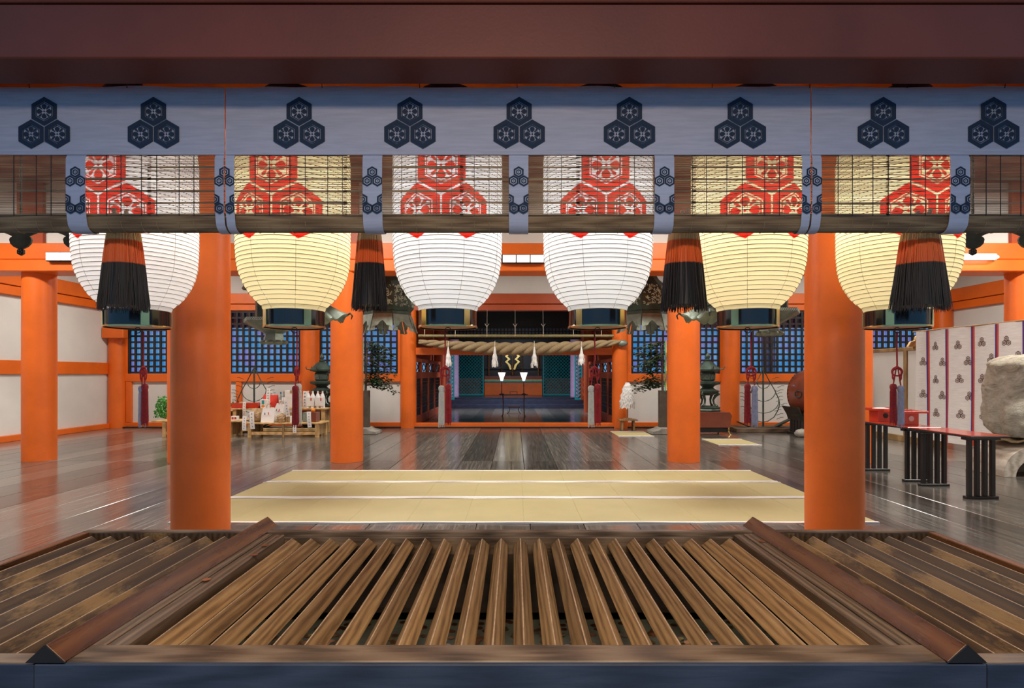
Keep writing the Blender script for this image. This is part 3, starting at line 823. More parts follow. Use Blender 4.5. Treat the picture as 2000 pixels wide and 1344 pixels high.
def make_lantern(label):
    t = thing('paper_lantern', label, 'paper lantern', (0, DL, 1.67), 0, 'large paper lanterns in a row')
    p = bpy.data.objects.new('paper_body', lantern_paper()); C.objects.link(p); p.parent = t; p.location = (0, 0, ZL0)
    mb = MB(); n = 72; k = 1
    while k*HOOP < 1.37:
        z = k*HOOP; r = lr(z)+.0008
        v = []; f = []
        for i in range(n):
            a = 2*PI*i/n
            for rr_, zz in ((r+.0024, z), (r-.001, z+.0020), (r-.001, z-.0020)): v.append((rr_*math.cos(a), rr_*math.sin(a), zz+ZL0))
        for i in range(n):
            i2 = (i+1) % n
            for q in range(3): q2 = (q+1) % 3; f.append((3*i+q, 3*i2+q, 3*i2+q2, 3*i+q2))
        mb.add(v, f); k += 1
    tag(mb.build('bamboo_hoops', M['lrib'], t), kind='stuff')
    for i in range(8):
        a = PI/8+PI/4*i
        MB().tube([((lr(z)+.0036)*math.cos(a), (lr(z)+.0036)*math.sin(a), z+ZL0) for z in [1.37*q/26 for q in range(27)]], .0009, 4).build('paper_seam', M['lrib'], t)
    MB().lathe([(.196, 0), (.200, .003), (.200, .112), (.190, .116), (.180, .110), (.180, .012)], 64, cap=False).build('lacquer_ring', M['black'], t, smooth=35)
    MB().lathe([(.0, .004), (.185, .004), (.195, .012)], 48, cap=False).build('bottom_plate', M['copper'], t)
    MB().lathe([(.198, -.004), (.205, -.004), (.206, .006), (.2005, .010)], 64, cap=False).build('brass_rim', M['brass'], t, smooth=35)
    for q in range(4):
        a = PI/4+PI/2*q
        MB().mbox(Matrix.Translation((.203*math.cos(a), .203*math.sin(a), .058)) @ Matrix.Rotation(a, 4, 'Z'), .006, .05, .105).build('ring_reflection', M['brass'], t, bevel=.001)  # brass plates stand in for warm reflections in the black ring
    MB().lathe([(.2, 1.49), (.205, 1.50), (.205, 1.60), (.12, 1.64), (.03, 1.66), (.03, 1.70)], 48).build('top_cap', M['black'], t, smooth=35)
    MB().tube([(0, 0, 1.69), (0, 0, 1.68+.93)], .010, 8).build('hanging_rod', M['bronzed'], t)
    MB().tube([(.02*math.cos(a), 0, -.018+.02*math.sin(a)) for a in [2*PI*i/12 for i in range(13)]], .003, 6, cap=False).build('tassel_ring', M['bronzed'], t)
    return t
LAN = [(269, (.92, .92, .92), 11.5, (1, .95, .90), 'leftmost large paper lantern, white glow, behind a dark brush tassel'),
       (575, (.95, .88, .60), 12.5, (1, .93, .80), 'second large paper lantern from the left, yellowish, red crest above'),
       (875, (.91, .93, .92), 11.5, (.97, .97, 1), 'third large paper lantern from the left, bright white, left of the sanctuary axis'),
       (1167, (.91, .93, .91), 11.5, (.97, .97, 1), 'fourth large paper lantern from the left, bright white, right of the sanctuary axis'),
       (1460, (.95, .88, .60), 12.5, (1, .93, .80), 'fifth large paper lantern from the left, yellowish, in front of the bronze floor lantern'),
       (1752, (.95, .89, .60), 12.5, (1, .93, .80), 'rightmost large paper lantern, yellowish, behind a wide brush tassel')]
first = None
for px, col, pw_, lc, lab in LAN:
    x = XX(px, DL)
    if first is None: first = make_lantern(lab); L = first; L.location = (x, DL, 1.67)
    else: L = dup(first, (x, DL, 1.67), label=lab)
    for ch in L.children:
        if ch.name.startswith('paper_body'): ch.color = (*col, 1)
    point('lantern_bulb', (x, DL, 2.47), pw_, lc, .10)

# ---------------------------------------------------------------- twin cord tassels under the lanterns
def tassel_strands(name, m, parent, loc, seed, L=.235, r=.021):
    rr = random.Random(seed); mb = MB(); n = 22
    prof = [(r*.8, 0), (r*.98, -.02), (r*1.0, -.1), (r*1.12, -L+.015), (r*1.0, -L)]
    v = []; f = []
    for rad, z in prof:
        for k in range(n*2):
            a = PI*k/n; q = rad*(1 if k % 2 else .86); v.append((q*math.cos(a), q*math.sin(a), z))
    for i in range(len(prof)-1):
        for k in range(n*2): k2 = (k+1) % (n*2); f.append((i*2*n+k, (i+1)*2*n+k, (i+1)*2*n+k2, i*2*n+k2))
    f.append(tuple(range(2*n))); f.append(tuple((len(prof)-1)*2*n+k for k in reversed(range(2*n))))
    mb.add(v, f)
    for i in range(16):
        a = rr.uniform(0, 2*PI); q = r*rr.uniform(.6, 1.1)
        mb.tube([(q*math.cos(a), q*math.sin(a), -L+.03), (q*1.1*math.cos(a), q*1.1*math.sin(a), -L-.012-rr.random()*.012)], [.002, .0012], 4)
    o = mb.build(name, m, parent); o.location = loc; tag(o, kind='stuff')
    return o
def twin(px, rot, label, seed, m1='cream', m2='crimson', mix=False, drop=0):
    t = thing('cord_tassel', label, 'tassel', (XX(px, DL), DL, 1.0-drop), math.radians(rot), 'twin cord tassels under the paper lanterns')
    H = .642+drop
    MB().tube([(0, 0, H), (.002, 0, .55), (0, .001, .42), (0, 0, .395)], .0055, 6).build('cord', M['redc'], t)
    loop = [(.032*math.sin(a)*(1 if a < PI else 1), .004*math.sin(2*a), .365+.030*math.cos(a)) for a in [2*PI*i/16 for i in range(17)]]
    k = MB().tube(loop, .0060, 6, cap=False)
    k.tube([(-.004, -.006, .392), (-.030, -.008, .37), (-.026, -.006, .315), (-.018, -.004, .30)], .006, 6)
    k.tube([(.004, .006, .392), (.030, .008, .37), (.028, .006, .32), (.020, .004, .305)], .006, 6).ball((0, 0, .392), .013)
    k.build('knot', M['redc'], t, smooth=60)
    for s, m in ((-1, m1), (1, m2)):
        x = .023*s; zt = .262+(.012 if s > 0 else 0)
        MB().tube([(.006*s, 0, .385), (.014*s, 0, .33), (x, 0, zt)], .0045, 6).build('branch_cord', M['redc'], t)
        tt = MB().lathe([(.004, .012), (.016, .008), (.022, -.004), (.022, -.018), (.0195, -.026), (.0195, -.03)], 20).build('tassel_head', M[m], t, smooth=50); tt.location = (x, 0, zt-.005)
        tassel_strands('tassel_strands', M[m], t, (x, 0, zt-.030), seed+s)
    return t
twin(280, -35, 'cord tassel with two pale lilac and red strands under the leftmost paper lantern', 10, 'lilac', 'crimson')
twin(580, 85, 'narrow crimson cord tassel seen edge on under the second paper lantern', 20, 'crimson', 'cream')
twin(869, 8, 'white and red cord tassel hanging left of the sanctuary opening', 30, 'cream', 'redc')
twin(1161, -12, 'white and red cord tassel hanging right of the sanctuary table', 40, 'cream', 'redc')
twin(1467, 160, 'red and lilac cord tassel in front of the right wire candle tree', 50, 'lilac', 'crimson')
twin(1752, 165, 'dark red and grey cord tassel in front of the red trays', 60, 'lilac', 'crimson')

# ---------------------------------------------------------------- strip lights on the tie beam
def strip(px0, px1, y0, y1, d, label, n):
    x0, x1 = XX(px0, d), XX(px1, d); z0, z1 = ZZ(y1, d), ZZ(y0, d)
    t = thing('strip_light', label, 'light', ((x0+x1)/2, d+.1, z0), 0, 'strip lights on the tie beam')
    MB().box(x0-.01, x1+.01, d+.02, d+.10, z0-.012, z1+.012).build('housing', M['blackw'], t, world=True, bevel=.003)
    for i in range(n):
        a, b = x0+(x1-x0)*i/n, x0+(x1-x0)*(i+1)/n
        MB().box(a+.008, b-.008, d, d+.03, z0, z1).build('paper_panel', M['lightbox'], t, world=True, bevel=.002)
    return t
strip(981, 1063, 498, 512, 8.50, 'long lit strip light with three panels on the middle tie beam', 3)
strip(88, 176, 493, 508, 8.50, 'lit strip light left of the leftmost paper lantern', 3)
t = thing('fluorescent_lamp', 'bare bright fluorescent tube at the right edge under the tie beam', 'light', (XX(1905, 8.55), 8.5, 3.1))
x0, x1, zz = XX(1868, 8.5), XX(1950, 8.5), ZZ(502, 8.5)
MB().tube([(x0, 8.5, zz), (x1-.06, 8.5, zz), (x1, 8.5, zz)], [.042, .042, .016], 14).build('tube', M['tube'], t, world=True, smooth=50)
MB().box(x0-.02, x1+.02, 8.545, 8.62, zz-.03, zz+.06).build('batten', M['plaster'], t, world=True, bevel=.004)

# ---------------------------------------------------------------- hanging bronze lanterns
def chain(t, z0, z1, m='bronzed'):
    mb = MB(); z = z0; k = 0
    while z < z1:
        a = PI/2*(k % 2)
        mb.tube([(.016*math.cos(q)*math.cos(a), .016*math.cos(q)*math.sin(a), z+.03*math.sin(q)+.02) for q in [2*PI*i/8 for i in range(9)]], .005, 4, cap=False)
        z += .045; k += 1
    tag(mb.build('chain', M[m], t), kind='stuff')
def ngon_lathe(prof, n, rot=0):
    mb = MB(); mb.lathe(prof, n)
    c, s = math.cos(rot), math.sin(rot)
    mb.v = [(x*c-y*s, x*s+y*c, z) for x, y, z in mb.v]
    return mb
def openwork(px, d, label):
    t = thing('hanging_openwork_lantern', label, 'bronze lantern', (XX(px, d), d, 2.07), 0, 'hanging openwork bronze lanterns')
    n = 8; rt = PI/8
    ngon_lathe([(.10, .36), (.40, .36), (.46, .44), (.475, .56), (.43, .70), (.33, .82), (.22, .92), (.16, 1.02), (.20, 1.06), (.12, 1.14), (.05, 1.2)], n, rt).build('body', M['bronze'], t, smooth=25)
    # raised pale scrolls stand in for openings lit from behind
    mb = MB(); rr = random.Random(int(px))
    for i in range(520):
        a = rr.uniform(0, 2*PI); z = rr.uniform(.44, .80)
        k = (a-PI/8) % (PI/4); frac = abs(k/(PI/4)-.5)
        if frac > .42: continue
        zs = [(.44, .46), (.56, .475), (.70, .43), (.82, .33)]
        r = next((b+(e-b)*(z-a0)/(c-a0) for (a0, b), (c, e) in zip(zs, zs[1:]) if z <= c), .33)
        r *= math.cos(PI/8)/math.cos(k-PI/8)
        r += .010
        s = rr.uniform(.014, .026); ph = rr.uniform(0, 6.28); pts = []
        for j in range(7):
            q = ph+j*.75; ss = s*(1-.08*j)
            aa = a+ss*math.cos(q)/r; z2 = z+ss*math.sin(q)
            pts.append((r*math.cos(aa), r*math.sin(aa), z2))
        mb.tube(pts, .0055, 4)
    tag(mb.build('backlit_gap_scrolls', M['scroll'], t), kind='stuff')
    ngon_lathe([(.38, .30), (.41, .31), (.41, .355), (.36, .365)], n, rt).build('collar', M['bronze'], t)
    for k in range(n):                          # flared skirt plates with a cut-out, upturned corners
        a = -PI/2+2*PI*k/n; w1, w2 = .152, .165
        P2 = [(-w1, 0), (w1, 0), (w2+.02, -.26), (w2+.035, -.30), (w2-.05, -.285), (.12, -.20), (.075, -.20), (.05, -.155), (0, -.115), (-.05, -.155), (-.075, -.20), (-.12, -.20), (-w2+.05, -.285), (-w2-.035, -.30), (-w2-.02, -.26)]
        # built flat then leaned outwards
        mb = MB(); v = []
        for th in (0, .008):
            for x, z in P2:
                r = .385-z*.33+th; v.append((x*math.cos(a+PI/2)+r*math.cos(a), x*math.sin(a+PI/2)+r*math.sin(a), .30+z))
        N = len(P2); c0, c1 = 2*N, 2*N+1
        tri = [(0, 1, 8), (1, 2, 7), (1, 7, 8), (2, 5, 6), (2, 6, 7), (2, 4, 5), (2, 3, 4), (0, 8, 9), (0, 9, 14), (9, 10, 14), (10, 11, 14), (11, 12, 14), (12, 13, 14)]
        f = [q for q in tri]+[tuple(reversed([i+N for i in q])) for q in tri]
        for i in range(N): j = (i+1) % N; f.append((i, i+N, j+N, j))
        mb.add(v, f).build('skirt_plate', M['bronzel'], t)
    chain(t, 1.2, 2.2)
    return t
M['scroll'] = plain('pale_openwork', (.58, .74, .64), .5, 0, var=.2)  # on the scrolls this paleness is the light seen through the openings
openwork(758, 10.0, 'hanging octagonal openwork bronze lantern left of the sanctuary')
openwork(1262, 10.0, 'hanging octagonal openwork bronze lantern right of the sanctuary')

def brimmed(px, d, z, label):
    t = thing('hanging_brimmed_lantern', label, 'bronze lantern', (XX(px, d), d, z), 0, 'hanging bronze lanterns with curled brims')
    n = 6; v = []; f = []
    K = 16
    rows = [(.10, .14), (.22, .12), (.33, .05), (.43, .0)]
    pts = n*K
    for r, z_ in rows:
        for i in range(pts):
            u = (i % K)/K; tip = abs(u-.5)*2; a = 2*PI*i/pts
            rr_ = r*(1-(.20*(1-tip**2))*(r/.43)); zz = z_+(.05*tip**3-.022*math.sin(PI*2*tip)*(1 if r > .3 else 0))*(r/.43)
            v.append((rr_*math.cos(a), rr_*math.sin(a), zz))
    m_ = len(v); v += [(x*.985, y*.985, z_-.02) for x, y, z_ in v]
    for j in range(len(rows)-1):
        for i in range(pts):
            i2 = (i+1) % pts
            f.append((j*pts+i, j*pts+i2, (j+1)*pts+i2, (j+1)*pts+i)); f.append((m_+j*pts+i, m_+(j+1)*pts+i, m_+(j+1)*pts+i2, m_+j*pts+i2))
    for j in (0, len(rows)-1):
        for i in range(pts): i2 = (i+1) % pts; f.append((j*pts+i, j*pts+i2, m_+j*pts+i2, m_+j*pts+i))
    MB().add(v, f).build('curled_brim', M['bronzel'], t, smooth=40)
    for k in range(n):
        a = 2*PI*k/n
        MB().tube([(.40*math.cos(a), .40*math.sin(a), .03), (.445*math.cos(a), .445*math.sin(a), .06), (.47*math.cos(a), .47*math.sin(a), .03), (.455*math.cos(a), .455*math.sin(a), -.01)], [.012, .012, .010, .006], 6).build('curl', M['bronze'], t)
    ngon_lathe([(.20, .12), (.22, .14), (.22, .50), (.20, .52)], 6).build('body', M['bronze'], t)
    ngon_lathe([(.34, .52), (.36, .54), (.22, .66), (.08, .76), (.03, .84)], 6).build('roof', M['bronze'], t)
    chain(t, .84, 4.3-z)
    return t
brimmed(608, 6.5, 1.98, 'hanging bronze lantern with a curled brim behind the second paper lantern')
brimmed(1402, 6.5, 1.98, 'hanging bronze lantern with a curled brim behind the fifth paper lantern')

def hexlan(px, d, z, label):
    t = thing('hanging_hexagonal_lantern', label, 'bronze lantern', (XX(px, d), d, z), 0, 'hanging hexagonal bronze lanterns')
    ngon_lathe([(.09, .10), (.11, .12), (.30, .22), (.37, .255), (.37, .30), (.33, .305)], 6).build('flared_tray', M['bronzel'], t)
    mb = MB()
    for k in range(6):
        a0, a1 = 2*PI*k/6, 2*PI*(k+1)/6
        for j in range(14):
            for r0, z0_, r1, z1_ in ((.372, .262, .372, .294),):
                u0 = (j+.2)/14; u1 = (j+1.1)/14
                for ua, ub in ((u0, u1), (u1, u0)):
                    pa = Vector((math.cos(a0), math.sin(a0), 0)).lerp(Vector((math.cos(a1), math.sin(a1), 0)), ua)*r0
                    pb_ = Vector((math.cos(a0), math.sin(a0), 0)).lerp(Vector((math.cos(a1), math.sin(a1), 0)), min(1, ub))*r1
                    mb.tube([(pa.x, pa.y, z0_), (pb_.x, pb_.y, z1_)], .003, 3)
    tag(mb.build('rim_lattice', M['scroll'], t), kind='stuff')
    ngon_lathe([(.12, .02), (.13, .03), (.11, .12), (.10, .12)], 6).build('neck', M['bronzel'], t)
    v = MB()
    for k in range(8):
        a = 2*PI*k/8
        v.ball((.12*math.cos(a), .12*math.sin(a), .015), (.055, .055, .028), 10, 6)
    v.lathe([(.12, -.005), (.13, .02)], 16).build('petal_foot', M['bronzel'], t, smooth=50)
    ngon_lathe([(.22, .30), (.23, .32), (.23, .66), (.21, .68)], 6).build('body', M['bronze'], t)
    ngon_lathe([(.38, .66), (.40, .68), (.24, .82), (.08, .94), (.03, 1.05)], 6).build('roof', M['bronze'], t)
    chain(t, 1.05, 4.3-z)
    return t
hexlan(535, 7.0, 1.72, 'hanging hexagonal bronze lantern whose flared foot shows below the second paper lantern')
hexlan(1503, 7.0, 1.83, 'hanging hexagonal bronze lantern whose petal foot shows below the fifth paper lantern')

def pendant(px, d, label):
    z = ZZ(488, d)
    t = thing('bronze_pendant_plate', label, 'ornament', (XX(px, d), d, z), 0, 'scalloped bronze plates at the top corners')
    k = d/F
    half = [(0, 2), (6, 2), (14, 6), (20, 12), (22, 20), (20, 24), (16, 26), (22, 29), (30, 32), (36, 38), (40, 42), (40, 70), (0, 70)]
    poly = [(x*k, zz*k) for x, zz in half]+[(-x*k, zz*k) for x, zz in reversed(half[1:-1])]
    MB().prism(poly, -.01, .01, 'y').build('scalloped_plate', M['bronze'], t, bevel=.002)
    hx = [(7.5*k*math.sin(PI/3*q), (-4+7.5*math.cos(PI/3*q))*k) for q in range(6)]
    MB().prism(hx, -.012, .012, 'y').build('hexagon_drop', M['bronzed'], t, bevel=.002)
    mb = MB()
    for q in range(5):
        a = 2*PI*q/5; mb.ball((3.2*k*math.cos(a), -.013, (-4+3.2*math.sin(a))*k), (1.1*k, .003, 1.1*k), 8, 4)
    tag(mb.build('petals', M['bronzel'], t), kind='stuff')
    MB().tube([(0, 0, 70*k), (0, 0, 4.3-z)], .012, 8).build('rod', M['bronzed'], t)
pendant(41, 5.6, 'scalloped bronze plate with a hexagon drop at the top left corner of the hall')
pendant(146, 5.6, 'scalloped bronze plate half hidden by the leftmost paper lantern')
pendant(1900, 5.6, 'scalloped bronze plate just right of the rightmost paper lantern')
pendant(2010, 5.6, 'scalloped bronze plate cut by the right edge of the picture')

# ---------------------------------------------------------------- bronze lanterns standing on red chests
def floor_lantern(x, y, label1, label2):
    c = thing('lantern_chest', label2, 'stand', (x, y, 0), 0, 'red chests under the bronze floor lanterns')
    MB().prism([(-.38, .48), (-.36, .50), (.36, .50), (.38, .48), (.42, .42), (.40, .36), (.38, .16), (-.38, .16), (-.40, .36), (-.42, .42)], -.36, .36, 'y').build('chest', M['redbrown'], c, bevel=.006)
    MB().box(-.33, .33, -.31, .31, .05, .16).build('recess', M['blackw'], c)
    for sx_ in (-1, 1):
        for sy_ in (-1, 1):
            MB().tube([(.35*sx_, .33*sy_, .165), (.35*sx_, .33*sy_, .08), (.37*sx_, .35*sy_, .02), (.40*sx_, .37*sy_, 0)], [.03, .02, .02, .025], 8).build('leg', M['brass'], c)
    t = thing('bronze_floor_lantern', label1, 'bronze lantern', (x, y, .50), 0, 'bronze lanterns standing on red chests')
    def L(n, prof, seg=6, m='bronze', sm=30): return ngon_lathe(prof, seg, PI/6).build(n, M[m], t, smooth=sm)
    L('plinth', [(.27, 0), (.28, .03), (.26, .06), (.28, .09), (.22, .12)])
    for k in range(4):
        a = PI/4+PI/2*k; cx, cy = math.cos(a), math.sin(a)
        MB().tube([(cx*.22, cy*.22, .12), (cx*.15, cy*.15, .17), (cx*.13, cy*.13, .26), (cx*.18, cy*.18, .35), (cx*.27, cy*.27, .40), (cx*.24, cy*.24, .44)], [.03, .022, .025, .035, .03, .02], 8).build('curved_leg', M['bronze'], t, smooth=60)
    L('lower_bowl', [(.10, .36), (.24, .42), (.26, .46), (.16, .50), (.12, .54)], 24)
    L('platform', [(.12, .54), (.16, .58), (.27, .62), (.28, .66), (.20, .68)])
    L('light_chamber', [(.13, .68), (.16, .71), (.17, .84), (.13, .90)])
    mb = MB()
    for k in range(6):
        a = PI/6+PI/3*(k+.5)
        for i in range(5):
            for s in (-1, 1):
                u0 = -.06+.03*i; p = Vector((math.cos(a), math.sin(a), 0))*.150; q = Vector((-math.sin(a), math.cos(a), 0))
                A = p+q*u0*s; B = p+q*(u0+.04)*s if abs(u0+.04) < .08 else p+q*.075*s
                mb.tube([(A.x, A.y, .72), (B.x, B.y, .83)], .004, 3)
    tag(mb.build('chamber_lattice', M['bronzel'], t), kind='stuff')
    L('roof', [(.17, .89), (.27, .92), (.28, .95), (.20, 1.02), (.13, 1.10), (.06, 1.14)])
    for k in range(6):
        a = PI/6+PI/3*k; cx, cy = math.cos(a), math.sin(a)
        MB().tube([(cx*.25, cy*.25, .94), (cx*.34, cy*.34, .95), (cx*.37, cy*.37, 1.0), (cx*.34, cy*.34, 1.02)], [.016, .013, .011, .006], 6).build('roof_curl', M['bronze'], t)
    L('finial', [(.05, 1.13), (.07, 1.16), (.035, 1.19), (.06, 1.23), (.05, 1.27), (.02, 1.31), (.004, 1.34)], 16, sm=50)
floor_lantern(4.38, 12.9, 'green bronze lantern on a red chest right of the sanctuary', 'red brown chest under the right bronze lantern, on brass legs')
floor_lantern(-4.60, 13.58, 'green bronze lantern behind the offering tables left of the sanctuary', 'red brown chest under the left bronze lantern, beside the offering tables')

# ---------------------------------------------------------------- wire candle trees
def wire_tree(x, y, label):
    k = .01215
    t = thing('wire_candle_tree', label, 'candle stand', (x, y, .12), 0, 'bronze wire candle trees')
    def W(a, b, dy=0): return ((a)*k, dy, (828-b)*k-.02)
    tb = lambda n, pts, r=.011, m='bronze', dy=0: MB().tube([W(a, b, dy) for a, b in pts], r, 6).build(n, M[m], t, smooth=60)
    tb('post', [(0, 829), (0, 712)], .020)
    for s in (-1, 1):
        tb('outer_wire', [(1*s, 716), (12*s, 738), (22*s, 755), (31*s, 774), (33*s, 784), (30*s, 796), (22*s, 810), (10*s, 818), (0, 820)], .011, dy=.02*s)
    for cy, rx, ry in ((743, 12, 11), (757, 24, 22), (778, 30, 24)):
        tb('inner_arc', [(rx*math.cos(a), cy+ry*math.sin(a)) for a in [PI*i/14 for i in range(15)]], .009, dy=-.02)
    rr = random.Random(int(x*10))
    for s in (-1, 1):
        for i, b in enumerate((736, 744, 752, 760, 766, 773, 780, 786, 793, 799, 806, 813)):
            a = 17+13*math.sin((b-728)/95*PI)
            tb('prong', [(a*s, b), ((a+6)*s, b-2), ((a+7)*s, b-3.5), ((a+13)*s, b-3.5)], .006, 'bronzed', dy=rr.uniform(-.15, .15))
    MB().prism([(-.40, .0), (-.15, -.10), (.2, -.10), (.45, .02), (.2, -.04), (-.12, -.04)], -.06, .06, 'y').build('crescent_foot', M['bronze'], t)
    MB().mbox(Matrix.Translation((.42, -.08, .07)) @ Matrix.Rotation(-.45, 4, 'Y'), .62, .16, .03).build('leaf_blade', M['bronze'], t, bevel=.005)
    MB().mbox(Matrix.Translation((-.48, -.05, .03)) @ Matrix.Rotation(.4, 4, 'Y'), .34, .10, .025).build('leaf_blade', M['bronzed'], t, bevel=.005)
    return t
wire_tree(5.90, 13.5, 'bronze wire candle tree with drooping prongs left of the drum')
wire_tree(-6.18, 13.5, 'bronze wire candle tree rising behind the offering tables')
pl = thing('floor_platform', 'low brown timber platform under the right wire candle tree', 'platform', (6.1, 13.5, 0))
for i in range(4):
    MB().box(-1.0, .95, -.42+.21*i, -.23+.21*i, 0, .085+.01*(i % 2)).build('timber', M['oakd'] if 'oakd' in M else M.setdefault('oakd', wood('dull_brown_timber', (.08, .05, .03), (.15, .10, .06), (.24, .17, .10), grain=(1, 12, 12), rough=(.5, .7))), pl, bevel=.006)
pl = thing('floor_platform', 'low brown timber platform behind the offering tables', 'platform', (-6.18, 13.55, 0))
for i in range(3): MB().box(-.9, .9, -.3+.21*i, -.11+.21*i, 0, .085).build('timber', M['oakd'], pl, bevel=.006)

# ---------------------------------------------------------------- drum
t = thing('drum', 'large brown barrel drum mostly hidden behind the thick right column', 'drum', (6.75, 12.6, .32))
prof = [(0, -.42), (.50, -.42), (.505, -.40), (.56, -.24), (.585, 0), (.56, .24), (.505, .40), (.50, .42), (0, .42)]
mb = MB().lathe(prof, 48, cap=False); Mx = Matrix.Translation((0, 0, .585)) @ Matrix.Rotation(math.radians(20), 4, 'Z') @ Matrix.Rotation(PI/2, 4, 'X')
mb.v = [tuple(Mx @ Vector(p)) for p in mb.v]; mb.build('barrel', M['redbrown'], t, smooth=40)
mb = MB()
for s in (-1, 1):
    for i in range(40):
        a = 2*PI*i/40; p = Mx @ Vector((.515*math.cos(a), .515*math.sin(a), .385*s)); mb.ball(p, .014, 6, 4)
tag(mb.build('studs', M['bronzed'], t), kind='stuff')
mb = MB().tube([tuple(Mx @ Vector((-.60+.02*math.cos(a), .07*math.sin(a), .07*math.cos(a)))) for a in [2*PI*i/16 for i in range(17)]], .014, 6, cap=False); mb.build('ring_handle', M['bronzed'], t)
t = thing('drum_stand', 'black slatted stand carrying the large drum', 'stand', (6.75, 12.6, 0))
for s in (-1, 1):
    for i in range(5): MB().box(.50*s-.025, .50*s+.025, -.30+.13*i, -.25+.13*i, .05, .50).build('slat', M['blackw'], t, bevel=.004)
    MB().box(.50*s-.05, .50*s+.05, -.36, .36, 0, .05).build('foot_rail', M['blackw'], t, bevel=.004)
    MB().prism([(.62*s, .62), (.66*s, .62), (.52*s, .38), (.38*s, .34), (.38*s, .30), (.52*s, .32)], -.36, .36, 'y').build('cradle', M['bronzed'], t, bevel=.003)
t = MB().ball((0, 0, 0), (.14, .12, .09), 14, 9).build('foot_stone', M['stone'], keep=True, smooth=60, jitter=.008); t.location = (6.10, 12.1, .085)
tag(t, 'rounded pale stone on the floor at the foot of the drum stand', 'stone')

# ---------------------------------------------------------------- sacred trees in square posts
def sakaki(x, y, s, label, seed):
    rr = random.Random(seed)
    t = thing('sacred_tree', label, 'tree', (x, y, 0), 0, 'evergreen branches in square posts')
    MB().prism([(-.32, 0), (.32, 0), (.30, .06), (.14, .10), (.10, .14), (-.10, .14), (-.14, .10), (-.30, .06)], -.28, .28, 'y').build('base_stone', M['stone'], t, bevel=.01)
    MB().box(-.085, .085, -.085, .085, .13, .97).build('square_post', M['stem'], t, bevel=.008)
    MB().tube([(0, 0, .95), (.02*s, 0, 1.5), (.05*s, .02, 2.15)], [.03, .022, .012], 8).build('trunk', M['stem'], t)
    tw = MB(); lf = MB()
    for i in range(62):
        z = rr.uniform(1.05, 2.05); L = rr.uniform(.3, .75); a = rr.uniform(-.9, .9) if rr.random() < .75 else rr.uniform(PI-.6, PI+.6)
        dx, dy = math.cos(a)*s, math.sin(a); pts = []
        for j in range(6):
            q = j/5; pts.append((L*q*dx+.02*s, L*q*dy*.6, z+.22*L*q-.45*L*q*q+rr.uniform(-.015, .015)))
        tw.tube(pts, [.006, .005, .004, .0035, .003, .002], 4)
        for j in range(26):
            q = rr.uniform(.2, 1); p = Vector(pts[0]).lerp(Vector(pts[-1]), q); p.z += .1*L*q*(1-q)
            ang = rr.uniform(0, 2*PI); l = rr.uniform(.05, .085); w_ = l*.38; tilt = rr.uniform(-.7, .7)
            ux = Vector((math.cos(ang), math.sin(ang)*.7, tilt)).normalized(); uy = ux.cross(Vector((rr.uniform(-.3, .3), rr.uniform(-.6, .6), 1))).normalized()
            b = p+Vector((rr.uniform(-.03, .03), rr.uniform(-.03, .03), rr.uniform(-.03, .03)))
            lf.add([b, b+ux*l*.5+uy*w_, b+ux*l, b+ux*l*.5-uy*w_], [(0, 1, 2), (0, 2, 3)])
    tag(tw.build('twigs', M['stem'], t), kind='stuff'); tag(lf.build('leaves', M['leaf'], t), kind='stuff')
    for i, c in enumerate(((.05, .35, .20), (.70, .50, .05), (.22, .08, .32), (.75, .72, .66), (.60, .06, .04))):
        m = plain('ribbon_dye_%d_%d' % (i, seed), c, .7)
        pts = [(s*(-.03-.022*i), -.10+.02*math.sin(q*2+i), 2.1-q*(1.15-.06*i)/8) for q in range(9)]
        mb = MB(); v = []; f = []
        for q, (a_, b_, c_) in enumerate(pts): w_ = .012; v += [(a_-w_, b_, c_), (a_+w_, b_+.004, c_), (a_+w_, b_+.006, c_), (a_-w_, b_+.002, c_)]
        for q in range(8):
            for e in range(4): f.append((4*q+e, 4*q+(e+1) % 4, 4*q+4+(e+1) % 4, 4*q+4+e))
        f += [(0, 1, 2, 3), (32, 35, 34, 33)]
        mb.add(v, f).build('ribbon', m, t)
sakaki(-3.38, 12.9, 1, 'evergreen branches in a square post left of the sanctuary opening', 5)
sakaki(3.36, 12.9, -1, 'evergreen branches with coloured ribbons in a square post right of the sanctuary', 6)

# ---------------------------------------------------------------- white paper wand on its little table
t = thing('wand_table', 'small wooden table carrying the white paper wand', 'table', (2.70, 13.6, 0))
MB().box(-.22, .22, -.15, .15, .235, .26).build('table_top', M['oak'], t, bevel=.004)
for s in (-1, 1):
    MB().prism([(.12*s, 0), (.16*s, 0), (.15*s, .235), (.12*s, .235)], -.12, .12, 'y').build('leg', M['oak'], t, bevel=.003)
t = thing('paper_wand', 'white paper streamer wand standing on the small wooden table', 'wand', (2.70, 13.6, .26))
MB().box(-.09, .09, -.09, .09, 0, .03).build('foot', M['oak'], t, bevel=.003)
MB().tube([(0, 0, .03), (0, 0, .88)], .013, 8).build('stick', M['oak'], t)
mb = MB(); rr = random.Random(9)
for i in range(150):
    a = rr.uniform(0, 2*PI); L = rr.uniform(.45, .64); p = []
    for j in range(7):
        q = j/6; r = .025+.15*q**.6+.012*((-1)**(j+i % 2)); p.append((r*math.cos(a)*rr.uniform(.9, 1.05), r*.8*math.sin(a), .88-L*q))
    v = []; f = []
    for j, (a_, b_, c_) in enumerate(p): v += [(a_-.010, b_, c_), (a_+.010, b_, c_)]
    for j in range(6): f.append((2*j, 2*j+1, 2*j+3, 2*j+2))
    mb.add(v, f)
tag(mb.build('streamers', M['paper'], t), kind='stuff')

